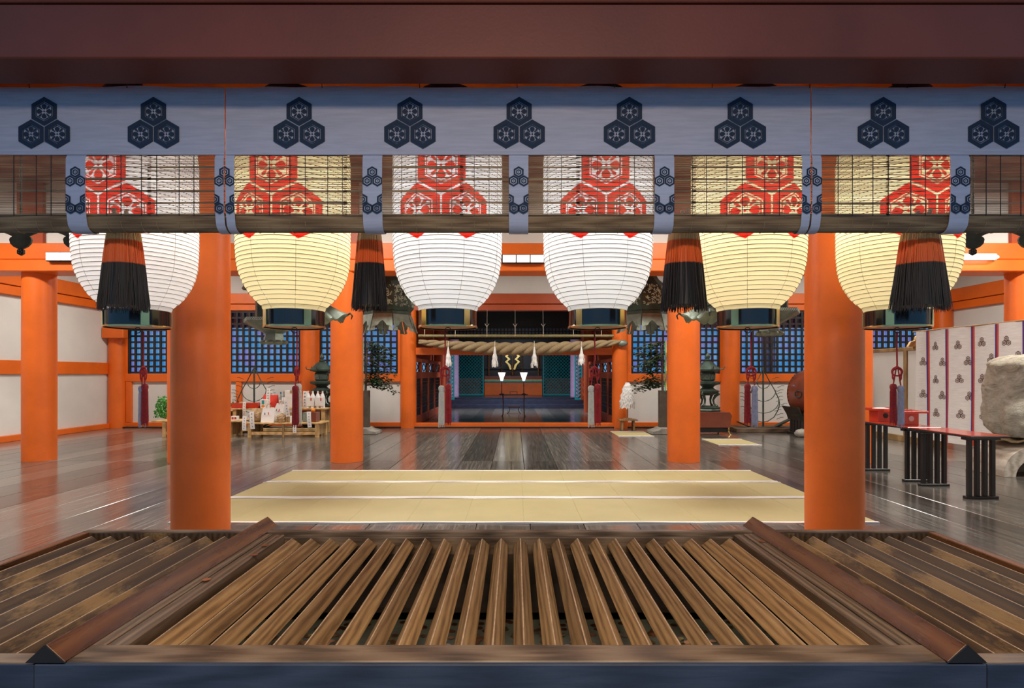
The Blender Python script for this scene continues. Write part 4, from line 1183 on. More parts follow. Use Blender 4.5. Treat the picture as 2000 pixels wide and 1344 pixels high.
# ---------------------------------------------------------------- the inner sanctuary
sf = structure('floor_sanctuary', MB().box(-2.9, 2.9, YB+.12, 22.6, -.1, -.012), M['blackw'], 'dark plank floor of the inner sanctuary')
q = None
for i in range(11):
    x = -2.75+.5*i+.25
    if q is None:
        q = MB().box(-.247, .247, YB+.13-sf.location.y, 22.0-sf.location.y, 0, .012).build('plank', M['plank'], sf); q.location = (x, 0, -.012-sf.location.z)
    else: inst(q, sf, (x, 0, -.012-sf.location.z))
M['bluew'] = wood('dark_step_wood', (.015, .017, .03), (.03, .035, .06), (.06, .07, .11), grain=(1, 12, 12), rough=(.15, .3), bump=.03, tone=.1, ring=False)
for i, (y0, z0, z1) in enumerate(((22.0, -.1, .15), (22.7, .0, .30), (23.3, .1, .37))):
    structure('trim_%d' % (50+i), MB().box(-2.7, 2.7, y0, y0+.9 if i < 2 else 27.15, z0, z1), M['bluew'], 'step of the inner sanctuary', bevel=.01)
YA = 26.0
structure('wall_sanctuary_back', MB().box(-3, 3, YA+1.2, YA+1.3, 0, 3.75), M['blackw'], 'dark back wall of the inner sanctuary')
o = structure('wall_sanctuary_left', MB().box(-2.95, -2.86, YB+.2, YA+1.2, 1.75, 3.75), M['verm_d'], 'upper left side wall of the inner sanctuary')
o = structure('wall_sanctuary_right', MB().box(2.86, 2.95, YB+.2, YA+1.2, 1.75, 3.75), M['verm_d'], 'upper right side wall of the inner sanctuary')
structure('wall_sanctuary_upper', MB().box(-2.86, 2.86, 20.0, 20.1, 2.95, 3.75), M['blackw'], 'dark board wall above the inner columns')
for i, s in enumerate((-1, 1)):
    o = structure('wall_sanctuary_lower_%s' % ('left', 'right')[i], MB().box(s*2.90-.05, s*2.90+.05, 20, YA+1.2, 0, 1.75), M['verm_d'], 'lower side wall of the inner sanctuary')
    tag(MB().lathe([(.20, 0), (.20, 3.4)], 24, (s*2.62, 19.9, 0)).build('column', M['verm_d'], smooth=40), ('dark red inner column at the left end of the lattice gates', 'dark red inner column at the right end of the lattice gates')[i], 'column', 'inner columns of the sanctuary')
    tag(MB().lathe([(.22, .35), (.22, 3.4)], 24, (s*2.98-s*.35, 24.6, 0)).build('column', M['outpost'], smooth=40), ('mauve inner column left of the teal lattice doors', 'mauve inner column right of the teal lattice doors')[i], 'column', 'inner columns of the sanctuary')
    # side gates with black lattices
    g_ = thing('side_gate', ('red side gate with black lattices left inside the sanctuary', 'red side gate with black lattices right inside the sanctuary')[i], 'gate', (s*2.62, 17.0, 0), 0, 'side gates of the sanctuary')
    X = 0
    for (z0, z1) in ((0, .22), (1.22, 1.40), (1.66, 1.76)):
        MB().box(-.05, .05, -2.5, 2.65, z0, z1).build('rail', M['verm_d'], g_, bevel=.006)
    for k in range(5):
        y = -2.5+5.15*k/4
        MB().box(-.055, .055, y-.06, y+.06, 0, 1.76).build('post', M['verm_d'], g_, bevel=.006)
        if k < 4:
            mb = MB(); y0, y1 = y+.06, y+5.15/4-.06
            for j in range(7): yy = y0+(y1-y0)*j/6; mb.box(-.014, .014, yy-.014, yy+.014, .22, 1.22)
            for j in range(11):
                zz = .22+1.0*j/10
                if j in (0, 2, 3, 5, 6, 8, 9, 10) or True: mb.box(-.012, .012, y0, y1, zz-.012, zz+.012) if j % 3 != 1 else None
            mb.build('black_lattice', M['blackw'], g_)
            mb = MB().tube([(0, y0, 1.41), (0, (y0+y1)/2, 1.65)], .014, 4).tube([(0, y0, 1.65), (0, (y0+y1)/2, 1.41)], .014, 4)
            mb.tube([(0, (y0+y1)/2, 1.41), (0, y1, 1.65)], .014, 4).tube([(0, (y0+y1)/2, 1.65), (0, y1, 1.41)], .014, 4)
            mb.build('cross_lattice', M['blackw'], g_)
    structure('wall_outer_%s' % ('left', 'right')[i], MB().box(s*3.6, s*3.62, YB+.3, 20, .1, 1.35), M['plaster'], 'pale wall outside the side gates')
# teal lattice doors
def teal_door(x0, x1, label, y=YA, z0=.37, z1=2.5, g='teal lattice doors'):
    t = thing('lattice_door', label, 'door', ((x0+x1)/2, y, z0), 0, g)
    w_ = x1-x0; h = z1-z0; b = .055
    for a, c, e, f_ in ((-w_/2, w_/2, 0, b), (-w_/2, w_/2, h-b, h), (-w_/2, -w_/2+b, b, h-b), (w_/2-b, w_/2, b, h-b)):
        MB().box(a, c, -.03, .03, e, f_).build('door_frame', M['teal'], t, bevel=.004)
    mb = MB(); p = .150; r = .016
    x0_, x1_, zz0, zz1 = -w_/2+b*.5, w_/2-b*.5, b*.5, h-b*.5
    k = -30
    while k < 40:
        for s, yy in ((1, -.008), (-1, .008)):
            c = k*p
            # line x = s*(z - c) + x0_ or mirrored, clipped to the frame
            pts = []
            for z in (zz0, zz1):
                x = (x0_+(z-c)) if s > 0 else (x1_-(z-c))
                pts.append([x, z])
            (xa, za), (xb, zb) = pts
            def cl(xa, za, xb, zb):
                for lim in (x0_, x1_):
                    if (xa-lim)*(xb-lim) < 0:
                        t_ = (lim-xa)/(xb-xa); zi = za+(zb-za)*t_
                        if (lim == x0_ and xa < lim) or (lim == x1_ and xa > lim): xa, za = lim, zi
                        else: xb, zb = lim, zi
                return xa, za, xb, zb
            xa, za, xb, zb = cl(xa, za, xb, zb)
            if min(xa, xb) >= x0_-1e-6 and max(xa, xb) <= x1_+1e-6 and abs(za-zb) > .02:
                mb.tube([(xa, yy, za), (xb, yy, zb)], r, 4)
        k += 1
    tag(mb.build('diagonal_lattice', M['teal'], t), kind='stuff')
    return t
teal_door(XX(886, YA), XX(945, YA), 'teal lattice door left of the altar')
teal_door(XX(1060, YA), XX(1119, YA), 'teal lattice door right of the altar')
teal_door(-2.72, -2.42, 'narrow teal lattice door beside the left mauve column', 22.9, .3, 2.5, None)
teal_door(2.42, 2.72, 'narrow teal lattice door beside the right mauve column', 22.9, .3, 2.5, None)
for x0, x1, n_ in ((XX(880, YA), XX(884, YA), 0), (XX(1121, YA), XX(1126, YA), 1)): pass
structure('trim_60', MB().box(XX(886, YA), XX(945, YA), YA+.5, YA+.55, .37, 1.15), M['verm_d'], 'red low wall behind the left lattice door')
structure('trim_61', MB().box(XX(1060, YA), XX(1119, YA), YA+.5, YA+.55, .37, 1.15), M['verm_d'], 'red low wall behind the right lattice door')
structure('trim_62', MB().box(XX(860, YA), XX(886, YA), YA-.05, YA+.1, .37, 3.7), M['outpost'], 'mauve post left of the lattice door')
structure('trim_63', MB().box(XX(1119, YA), XX(1148, YA), YA-.05, YA+.1, .37, 3.7), M['outpost'], 'mauve post right of the lattice door')
# altar
t = thing('altar', 'red altar front with a gold edged brown counter at the centre back', 'altar', (0, YA, .37))
xa, xb = XX(946, YA), XX(1059, YA)
MB().box(xa, xb, YA-.05, YA+.3, .37, .95).build('red_front', M['verm'], t, world=True, bevel=.01)
MB().box(xa, xb, YA-.10, YA+.32, .95, 1.02).build('counter_edge', M['teal'], t, world=True, bevel=.005)
MB().box(xa, xb, YA-.11, YA+.30, 1.03, 1.085).build('gold_rail', M['gold'], t, world=True, bevel=.006)
MB().box(xa, xb, YA, YA+.6, 1.085, 1.25).build('upper_step', M['redbrown'], t, world=True, bevel=.006)
t = thing('gilded_post_frame', 'dark frame with four gilded posts behind the altar counter', 'frame', (0, YA+.8, .37))
for px in (953, 979, 1020, 1053):
    MB().tube([(XX(px, YA), YA+.80, .37), (XX(px, YA), YA+.80, 2.6)], .028, 8).build('gold_post', M['gold'], t, world=True)
MB().box(xa, xb, YA+.77, YA+.83, 1.62, 1.66).build('cross_rail', M['bronzed'], t, world=True)
# gold zigzag wand
t = thing('gold_zigzag_wand', 'gilded zigzag wand on the altar at the very centre', 'wand', (XX(1001, YA), YA+.15, 1.285))
k = YA/F
for s in (-1, 1):
    cx = [(2, 34), (12, 30), (5, 24), (15, 18), (8, 13), (16, 6), (11, 3), (3, 12), (8, 17), (0, 24), (6, 29), (0, 33)]
    cx = [(3, 38), (9, 38), (15, 33), (9, 27), (15, 22), (9, 16), (5, 6), (1.5, 7), (4, 16), (10, 22), (4, 27), (10, 33)]
    MB().prism([(s*a*k, b*k+.1) for a, b in cx], -.02, .02, 'y').build('zigzag_strip', M['gold'], t, bevel=.004)
MB().tube([(0, 0, 0), (0, 0, .95)], .02, 8).build('stick', M['gold'], t)
mb = MB()
for s in (-1, 1):
    mb.tube([(s*r_*math.cos(a), -.03, .06+r_*math.sin(a)) for a, r_ in [(j*.8, .06+.022*j) for j in range(7)]], .014, 6)
    mb.tube([(s*.22, -.03, .04), (s*.30, -.03, .09), (s*.36, -.03, .03), (s*.31, -.03, -.02)], .014, 6)
mb.build('scroll_base', M['gold'], t)
# black offering table, lamps, stool
t = thing('lacquer_table', 'black lacquer table carrying two lit lamps inside the sanctuary', 'table', (XX(1003, 18), 18, 0))
w_ = 50*18/F/2+.05
MB().box(-w_, w_, -.18, .18, .68, .70).build('table_top', M['black'], t, bevel=.004)
for s in (-1, 1):
    for sy_ in (-1, 1):
        x = s*(w_-.12)
        MB().tube([(x, .12*sy_, .68), (x-.01*s, .12*sy_, .4), (x, .12*sy_, .06), (x+.03*s, .12*sy_, 0)], [.02, .013, .015, .02], 8).build('leg', M['black'], t)
    MB().box(s*(w_-.12)-.01, s*(w_-.12)+.01, -.12, .12, .08, .10).build('stretcher', M['black'], t)
def lamp(px, label):
    x = XX(px, 18); t = thing('standing_lamp', label, 'lamp', (x, 18, .70), 0, 'lit lamps in the sanctuary')
    MB().lathe([(.07, 0), (.07, .012), (.015, .03), (.010, .25), (.018, .27), (.010, .30), (.012, .42)], 20).build('stem', M['black'], t, smooth=40)
    MB().lathe([(.035, .42), (.055, .50), (.115, .68), (.118, .685), (.10, .66), (.03, .43)], 8, cap=False).build('paper_shade', M['shade'], t)
    for k_ in range(8):
        a = 2*PI*k_/8
        MB().tube([(.036*math.cos(a), .036*math.sin(a), .42), (.122*math.cos(a), .122*math.sin(a), .69)], .003, 4).build('shade_rib', M['black'], t)
    point('sanctuary_bulb', (x, 17.98, 1.30), 10, (1, .93, .8), .05)
lamp(980, 'left one of the two lit lamps on the black lacquer table'); lamp(1023, 'right one of the two lit lamps on the black lacquer table')
t = thing('tray_stand', 'tiny black tray stand on the lacquer table between the lamps', 'tray', (XX(1003, 18), 17.95, .70))
MB().box(-.12, .12, -.08, .08, .08, .095).box(-.12, -.10, -.08, .08, 0, .08).box(.10, .12, -.08, .08, 0, .08).build('tray', M['redbrown'], t, bevel=.003)
t = thing('low_stool', 'low black stool with curved legs before the lacquer table', 'stool', (XX(1004, 19.3), 19.3, 0))
MB().box(-.20, .20, -.15, .15, .22, .25).build('seat', M['black'], t, bevel=.006)
for s in (-1, 1): MB().tube([(.17*s, -.1, .22), (.14*s, -.1, .12), (.19*s, -.1, .03), (.23*s, -.1, .0)], .012, 6).build('leg', M['black'], t)
# carved railing post at the right
for s, lab in ((1, 'dark red step railing with a black finial right of the steps'),):
    t = thing('step_railing', lab, 'railing', (XX(1140, 22.3), 21.2, 0))
    MB().box(-.06, .06, -.06, .06, 0, 1.0).build('post', M['verm_d'], t, bevel=.005)
    MB().lathe([(.06, 1.0), (.08, 1.02), (.08, 1.12), (.05, 1.14), (.09, 1.19), (.05, 1.26), (.01, 1.30)], 16).build('finial', M['blackw'], t, smooth=40)
    for z in (.35, .62, .85): MB().tube([(0, 0, z), (0, 1.6, z+.25)], .035, 6).build('rail', M['verm_d'], t)
    MB().box(-.05, .05, 1.55, 1.65, .3, 1.2).build('post', M['verm_d'], t, bevel=.005)
# upper lattice of the far wall
t = structure('window_20', MB().box(-2.3, 2.3, 19.92, 19.96, 2.55, 2.60).box(-2.3, 2.3, 19.92, 19.96, 2.93, 2.97), M['blackw'], 'dark lattice transom high inside the sanctuary')
mb = MB()
for i in range(39): mb.box(-2.28+.12*i-.02, -2.28+.12*i+.02, 19.92, 19.95, 2.6, 2.93)
for z in (2.70, 2.82): mb.box(-2.3, 2.3, 19.92, 19.95, z-.02, z+.02)
mb.build('lattice_bars', M['blackw'], t, world=True)
MB().box(-2.3, 2.3, 19.97, 19.99, 2.58, 2.95).build('pane', plain('dim_blue_pane', (.12, .15, .26), .4), t, world=True)

# ---------------------------------------------------------------- straw rope, bamboo pole, paper tassels
YR2 = YB-.32
t = thing('straw_rope', 'thick twisted straw rope slung across the sanctuary opening', 'rope', (0, YR2, 1.9))
xa, xb = XX(818, YR2), XX(1212, YR2)
for k in range(3):
    pts = []; rs = []
    N = 150
    for i in range(N+1):
        q = i/N; x = xa+(xb-xa)*q; mid = math.sin(PI*q)
        Rr = .045+.085*mid**.8; zc = 2.13-.17*mid
        a = -2*PI*q*5.6+2*PI*k/3
        pts.append((x, Rr*.62*math.cos(a)-0, zc+Rr*.62*math.sin(a)-1.9)); rs.append(Rr*.66)
    MB().tube(pts, rs, 12).build('strand', M['straw'], t, smooth=60)
MB().ball((xb+.05, 0, 2.10-1.9), (.13, .06, .08), 12, 8).build('rope_end', M['bronzel'], t, smooth=60)
t = thing('bamboo_pole', 'long bamboo pole hung above the straw rope', 'pole', (0, YR2+.02, 2.28))
MB().tube([(XX(817, YR2)+.6*i, 0, 0) for i in range(9)], [.038, .036, .036, .037, .036, .036, .037, .036, .036], 12).build('culm', M['bamboo'], t, smooth=50)
for px in (829, 889, 951, 1006, 1061, 1120, 1175):
    x = XX(px, YR2)
    MB().tube([(x, 0, -.04), (x, 0, .22)], .006, 5).tube([(x, 0, .22), (x, .12, .62), (x, .17, .66)], .0025, 4).build('hanger', M['cream'], t)
    MB().ball((x, -.03, 0), .028, 8, 6).build('knob', M['kraft'], t)
    MB().tube([(x-.05, 0, .30), (x, 0, .22), (x+.05, 0, .30)], .005, 4).build('fork', M['cream'], t)
def shide(px, L, label, seed):
    rr = random.Random(seed); x = XX(px, YR2); z0 = 2.02
    t = thing('paper_tassel', label, 'tassel', (x, YR2-.23, z0-.12-L), 0, 'white paper tassels hanging from the straw rope')
    MB().tube([(0, .20, L+.25), (0, .05, L+.23), (0, 0, L+.15), (0, 0, L)], .007, 5).build('cord', M['cream'], t)
    mb = MB()
    mb.lathe([(.012, L+.10), (.026, L+.02), (.030, L-.05)], 10)
    for i in range(26):
        a = 2*PI*i/26; r1 = rr.uniform(.065, .10); l2 = L*rr.uniform(.75, 1.0)
        v = []; f = []
        for j in range(6):
            q = j/5; r = .02+(r1-.02)*q**.7+.008*((-1)**j); c = math.cos(a); s = math.sin(a)
            v += [(r*c-.014*s, r*s*.8+.014*c, L-l2*q), (r*c+.014*s, r*s*.8-.014*c, L-l2*q)]
        for j in range(5): f.append((2*j, 2*j+1, 2*j+3, 2*j+2))
        mb.add(v, f)
    tag(mb.build('paper_strips', M['paper'], t), kind='stuff')
shide(877.5, .40, 'white paper tassel hanging from the rope, leftmost of the four', 1)
shide(967, .40, 'white paper tassel hanging from the rope, second from the left', 2)
shide(1043, .42, 'white paper tassel hanging from the rope, third from the left', 3)
shide(1133.5, .36, 'white paper tassel hanging from the rope, rightmost of the four', 4)

# ---------------------------------------------------------------- right side: partition, curtain, tables, trays, stump
t = thing('partition_screen', 'tall pale partition screen in a brown wood frame behind the red trays', 'screen', (7.75, 12.2, 0))
MB().box(7.72, 7.80, 10.3, 14.1, 1.80, 1.87).build('top_rail', M['oak'], t, world=True, bevel=.005)
MB().box(7.70, 7.82, 10.3, 14.1, 0, .12).build('bottom_rail', M['oak'], t, world=True, bevel=.005)
for y in (10.35, 11.25, 12.7, 14.05): MB().box(7.715, 7.805, y-.045, y+.045, .12, 1.80).build('post', M['oak'], t, world=True, bevel=.005)
for a, b in ((10.4, 11.2), (11.3, 12.65), (12.75, 14.0)): MB().box(7.745, 7.775, a, b, .12, 1.80).build('panel', M['plaster'], t, world=True)
t = thing('carved_board_end', 'small cream carved wooden piece on top of the partition screen', 'ornament', (7.75, 11.0, 1.87))
MB().prism([(-.16, 0), (.16, 0), (.16, .30), (.08, .30), (.05, .22), (0, .20), (-.02, .12), (-.10, .10)], -.03, .03, 'y').build('carving', M['pale'], t, bevel=.004)
XC = 7.5
t = thing('crested_curtain', 'white hanging curtain with brown hexagon crests and purple and red stripes', 'curtain', (XC, 8.8, .16))
ys = [10.62, 10.33, 9.86, 9.32, 8.84, 8.37, 7.90, 7.43, 6.95]
M['purple'] = plain('purple_ribbon', (.09, .035, .22), .8); M['redrib'] = plain('red_ribbon', (.62, .07, .03), .8)
def cy(y, z): return XC+.014*math.sin(y*6.3)*(1.2-z*.3)+.012*math.sin(y*14+z*1.5)*(1.1-z*.4)
for a, b in zip(ys, ys[1:]):
    mb = MB(); n = 10; m_ = 12; v = []; f = []
    for i in range(n+1):
        y = a+(b-a)*i/n
        for j in range(m_+1):
            z = .16+1.97*j/m_; x = cy(y, z); v += [(x, y, z), (x+.004, y, z)]
    s_ = 2*(m_+1)
    for i in range(n):
        for j in range(m_):
            k = i*s_+2*j; f += [(k, k+2, k+s_+2, k+s_), (k+1, k+s_+1, k+s_+3, k+3)]
        k = i*s_; f.append((k, k+s_, k+s_+1, k+1)); k += 2*m_; f.append((k, k+1, k+s_+1, k+s_))
    mb.add(v, f).build('cloth_panel', M['curtain'], t, world=True, smooth=60)
for y in ys[1:-1]:
    for dy, mm in ((-.018, 'redrib'), (.018, 'purple')):
        mb = MB(); v = []; f = []
        for j in range(13):
            z = .165+1.96*j/12
            for yy, xx in ((y+dy-.017, -.003), (y+dy+.017, -.003), (y+dy+.017, -.001), (y+dy-.017, -.001)): v.append((cy(yy, z)+xx, yy, z))
        for j in range(12):
            for e in range(4): f.append((4*j+e, 4*j+(e+1) % 4, 4*j+4+(e+1) % 4, 4*j+4+e))
        f += [(0, 1, 2, 3), (48, 51, 50, 49)]
        mb.add(v, f).build('ribbon', M[mm], t, world=True)
cp_ = crest_polys(.043, False, True)
for px, py in ((1803, 707), (1826, 677), (1841, 708), (1827, 742), (1803, 770), (1840, 773), (1828, 807), (1872, 675), (1890, 706), (1875, 741), (1892, 775), (1877, 810), (1917, 669), (1936, 701), (1918, 741), (1920, 812), (1967, 667), (1988, 697), (1936, 780)):
    y = XC*F/(px-1005); z = ZZ(py, y)
    mb = MB()
    for p in cp_:
        v = [(cy(y-a, z+b)-.0022, y-a, z+b) for a, b in p]; N = len(v)
        v += [(x_+.0015, y_, z_) for x_, y_, z_ in v]
        mb.add(v, [tuple(range(N)), tuple(reversed(range(N, 2*N)))])
    mb.build('crest', M['brownink'], t, world=True)
mb = MB().box(XC-.006, XC-.002, ys[-1], ys[0], 2.03, 2.035); 
MB().tube([(XC+.01, ys[0]+.1, 2.135), (XC+.01, ys[-1]-.1, 2.135)], .014, 8).build('curtain_rod', M['oak'], t, world=True)
# black and red bench tables
def bench(y0, y1, label):
    t = thing('bench_table', label, 'table', (5.04, (y0+y1)/2, 0), 0, 'long black bench tables with red tops')
    h = (y1-y0)/2
    MB().box(-.21, .21, -h, h, .665, .685).build('black_edge', M['blackw'], t, bevel=.003)
    MB().box(-.205, .205, -h+.005, h-.005, .685, .692).build('red_top', M['redlac'], t, bevel=.002)
    for y in (-h+.13, h-.13):
        MB().box(-.19, .19, y-.035, y+.035, .635, .665).build('bearer', M['blackw'], t, bevel=.003)
        MB().box(-.175, .175, y-.03, y+.03, 0, .03).build('runner', M['blackw'], t, bevel=.004)
        for k in range(4):
            x = -.125+.0833*k
            MB().box(x-.021, x+.021, y-.021, y+.021, .03, .635).build('leg', M['blackw'], t, bevel=.003)
bench(6.99, 8.05, 'black slat legged table with red top, the far one carrying the red trays')
bench(6.02, 6.97, 'black slat legged table with glossy red top, the near empty one')
def sanbo(x, y, label, s=1):
    t = thing('red_tray_stand', label, 'tray', (x, y, .692), 0, 'red tray stands on the bench table')
    MB().box(-.10*s, .10*s, -.10, .10, 0, .155).build('box_body', M['redlac'], t, bevel=.004)
    MB().box(-.165*s, .165*s, -.165, .165, .155, .167).build('tray_board', M['redlac'], t, bevel=.002)
    for a, b, c, d in ((-.17, .17, -.17, -.16), (-.17, .17, .16, .17), (-.17, -.16, -.16, .16), (.16, .17, -.16, .16)):
        MB().box(a*s, b*s, c, d, .155, .185).build('tray_lip', M['redlac'], t, bevel=.002)
    mb = MB().lathe([(.034, 0), (.034, .004)], 24)
    Mx = Matrix.Translation((0, -.105, .085)) @ Matrix.Rotation(PI/2, 4, 'X'); mb.v = [tuple(Mx @ Vector(p)) for p in mb.v]
    mb.build('round_opening', M['plaster'] if s > 1 else M['blackw'], t)
    return t
sanbo(5.06, 7.86, 'far red lacquer tray stand, left of the two')
t = MB().lathe([(.11, 0), (.10, .012), (.05, .02), (.0, .022)], 24, (5.06, 7.86, .861)).build('paper_sheet', M['paper'], smooth=60); tag(t, 'folded white paper lying on the far red tray stand', 'paper')
sanbo(5.06, 7.36, 'near red lacquer tray stand with a round opening, right of the two', 1.02)
# weathered stump on an arched stand
t = thing('arched_stand', 'pale arched wooden stand carrying the weathered stump', 'stand', (6.93, 7.75, 0))
pts = [(-.62, 0)]
for i in range(13): a = PI-PI*i/12; pts.append((.42*math.cos(a), .30*math.sin(a)))
pts += [(.62, 0)]
out = [(.60-.1*abs(math.cos(PI*i/12)), 0) for i in range(0)]
arch = [(-.60, 0), (-.44, 0)]+[(.44*math.cos(PI-PI*i/12), .02+.28*math.sin(PI*i/12)) for i in range(1, 12)]+[(.44, 0), (.60, 0), (.58, .14), (.50, .28), (.36, .38), (.0, .42), (-.36, .38), (-.50, .28), (-.58, .14)]
n_ = 13
lo = [(-.60, 0), (-.44, 0)]; 
def archstrip():
    mb = MB(); K = 16; v = []; f = []
    for i in range(K+1):
        a = PI-PI*i/K; xi, zi = .38*math.cos(a), .27*math.sin(a); xo, zo = .54*math.cos(a), .42*math.sin(a)**.8 if 0 < i < K else 0
        for y in (-.32, .32): v += [(xi, y, zi), (xo, y, zo)]
    for i in range(K):
        a = 4*i; b = a+4
        f += [(a, b, b+1, a+1), (a+2, a+3, b+3, b+2), (a, a+2, b+2, b), (a+1, b+1, b+3, a+3)]
    f += [(0, 1, 3, 2), (4*K, 4*K+2, 4*K+3, 4*K+1)]
    return mb.add(v, f)
M['bleached'] = wood('bleached_wood', (.36, .31, .24), (.55, .50, .41), (.70, .66, .57), grain=(3, 3, 9), rough=(.7, .9), bump=.4, tone=.02)
archstrip().build('arch', M['bleached'], t, smooth=40)
MB().box(-.40, .40, -.1, .1, 0, .16).build('inner_block', M['stem'], t, bevel=.03)
t = MB().lathe([(.0, 0), (.50, 0), (.52, .012), (.51, .028), (.0, .03)], 40, cap=False)
t.v = [(x, y*.62+7.75-7.75, z+.02*math.sin(9*math.atan2(y, x))*(1 if x*x+y*y > .2 else 0)) for x, y, z in t.v]
t.v = [(x+6.93, y+7.75, z+.448) for x, y, z in t.v]
tag(t.build('straw_cushion', M['straw']), 'frayed straw mat between the stump and its arched stand', 'mat')
rr = random.Random(3)
def stump():
    mb = MB(); nu, nv = 64, 44; v = []; f = []
    from mathutils import noise as mn
    for j in range(nv+1):
        q = j/nv; z = 1.10*q
        base = .37+.06*math.sin(PI*min(1, q*1.3))+.03*q
        if q > .86: base *= math.sqrt(max(0.0, 1-((q-.86)/.145)**2))
        if q < .12: base *= .86+.14*math.sqrt(1-(1-q/.12)**2)
        for i in range(nu):
            a = 2*PI*i/nu; c, s = math.cos(a), math.sin(a)
            sq = 1/((abs(c)**3.2+abs(s)**3.2)**(1/3.2))
            r = base*sq*.98
            nn = mn.fractal(Vector((c*1.7, s*1.7, z*2.6)), 1.0, 2.1, 5)*.085+mn.noise(Vector((c*9, s*9, z*3)))*.018
            v.append(((r+nn)*c, (r+nn)*s*.80, z+.03*mn.noise(Vector((c*2, s*2, 5)))*q))
    for j in range(nv):
        for i in range(nu): i2 = (i+1) % nu; f.append((j*nu+i, j*nu+i2, (j+1)*nu+i2, (j+1)*nu+i))
    f.append(tuple(reversed(range(nu)))); f.append(tuple(nv*nu+i for i in range(nu)))
    return mb.add(v, f)
def mat_stump():
    m, nt, b = pb('weathered_stump')
    vec, _ = coords(nt, (2, 2, 3.2)); f = noise(nt, vec, 2.2, 8, .7, 1.2)
    c = ramp(nt, f, [(.30, (.20, .17, .11)), (.42, (.46, .42, .32)), (.58, (.62, .59, .48)), (.8, (.74, .72, .63))])
    nt.links.new(c, b.inputs['Base Color']); b.inputs['Roughness'].default_value = .9
    bumpn(nt, b, noise(nt, vec, 5, 8, .7, 2.0), .9, .05)
    return m
o = stump().build('weathered_stump', mat_stump(), keep=True, smooth=60); o.location = (6.93, 7.72, .50)
tag(o, 'big pale weathered tree stump at the right edge in front of the curtain', 'stump')

# ---------------------------------------------------------------- offering tables
def otable(x0, x1, y0, y1, h, label, thick=.028, group='pale wooden offering tables', leg=.075, mid=True, panel=True, inset=.04):
    t = thing('offering_table', label, 'table', ((x0+x1)/2, (y0+y1)/2, 0), 0, group)
    w_, d_ = (x1-x0)/2, (y1-y0)/2
    for i in range(3):
        MB().box(-w_, w_, -d_+2*d_*i/3+.002, -d_+2*d_*(i+1)/3-.002, h-thick, h).build('top_board', M['pale'], t, bevel=.003)
    for sx_ in (-1, 1):
        for sy_ in (-1, 1):
            x = sx_*(w_-leg/2-inset); y = sy_*(d_-leg/2-.02)
            MB().box(x-leg/2, x+leg/2, y-leg/2, y+leg/2, 0, h-thick).build('leg', M['pale'], t, bevel=.004)
        x = sx_*(w_-leg/2-inset)
        if panel:
            for i in range(4):
                yy = -d_+leg+.03+(2*d_-2*leg-.06)*i/4
                MB().box(x-.012, x+.012, yy+.003, yy+(2*d_-2*leg-.06)/4-.003, .05, h-thick).build('side_board', M['oak'], t, bevel=.002)
    MB().box(-w_+leg+inset, w_-leg-inset, -d_+.03, -d_+.07, .06, .125).build('stretcher', M['pale'], t, bevel=.004)
    if mid: MB().box(-.02, .02, -d_+.02, -d_+.06, .0, h-thick).build('middle_leg', M['oak'], t, bevel=.003)
    return t
Yt = 11.95; kx = Yt/F
TA = otable(XX(479, Yt), XX(623, Yt)+.02, Yt, Yt+.62, .315, 'low pale wooden offering table in front, right of the thick left column')
otable(XX(292, Yt), XX(468, Yt), Yt+.05, Yt+.62, .355, 'low pale wooden offering table in front, partly behind the thick left column', inset=.22)
Y3 = 12.72
otable(XX(450, Y3), XX(636, Y3), Y3, Y3+.45, .575, 'taller pale wooden shelf table behind the front offering table', leg=.07, mid=False)
otable(XX(316, Y3), XX(447, Y3), Y3, Y3+.45, .50, 'taller pale wooden shelf table behind the thick left column', leg=.07, mid=False)
def wbag(px0, px1, py0, py1, d, z, label, m='paper', dep=.14, tilt=0, mark=True, handles=True, top=.80):
    x0, x1 = XX(px0, d), XX(px1, d); w_ = (x1-x0)/2; h = (py1-py0)*d/F
    t = thing('paper_bag', label, 'bag', ((x0+x1)/2, d+dep/2, z), 0, 'gift bags on the offering tables'); t.rotation_euler = (0, tilt, 0)
    v = [(-w_, -dep/2, 0), (w_, -dep/2, 0), (w_, dep/2, 0), (-w_, dep/2, 0), (-w_*.97, -dep*.35, h*.5), (w_*.97, -dep*.35, h*.5), (w_*.97, dep*.35, h*.5), (-w_*.97, dep*.35, h*.5),
         (-w_*top, -dep*.12, h), (w_*top, -dep*.12, h), (w_*top, dep*.12, h), (-w_*top, dep*.12, h)]
    f = [(0, 3, 2, 1)]
    for a in (0, 4):
        for e in range(4): f.append((a+e, a+(e+1) % 4, a+4+(e+1) % 4, a+4+e))
    f.append((8, 9, 10, 11))
    MB().add(v, f).build('bag_body', M[m], t, bevel=.004)
    if handles:
        for s in (-1, 1): MB().tube([(-w_*.35, s*.02, h-.01), (-w_*.25, s*.02, h+.05), (0, s*.02, h+.075), (w_*.25, s*.02, h+.05), (w_*.35, s*.02, h-.01)], .004, 5).build('handle', M['kraft'] if m == 'paper' else M['paper'], t)
    if mark:
        MB().box(w_*.05, w_*.05+.018, -dep*.32-.012, -dep*.32-.008, h*.52, h*.52+.055).build('red_mark', M['bagred'], t)
        MB().box(-w_*.45, -w_*.45+.014, -dep*.34-.012, -dep*.34-.008, h*.50, h*.50+.05).build('ink_mark', M['navy'], t)
    return t
zf = .315
wbag(509, 535, 796, 825, 12.05, zf, 'white paper gift bag in front on the low offering table')
wbag(530, 549, 785, 815, 12.30, zf+.05, 'white paper gift bag leaning behind the front one', tilt=.22)
wbag(512, 541, 757, 782, 12.95, .575, 'red paper bag standing on the rear shelf table', 'bagred', mark=False, top=.97)
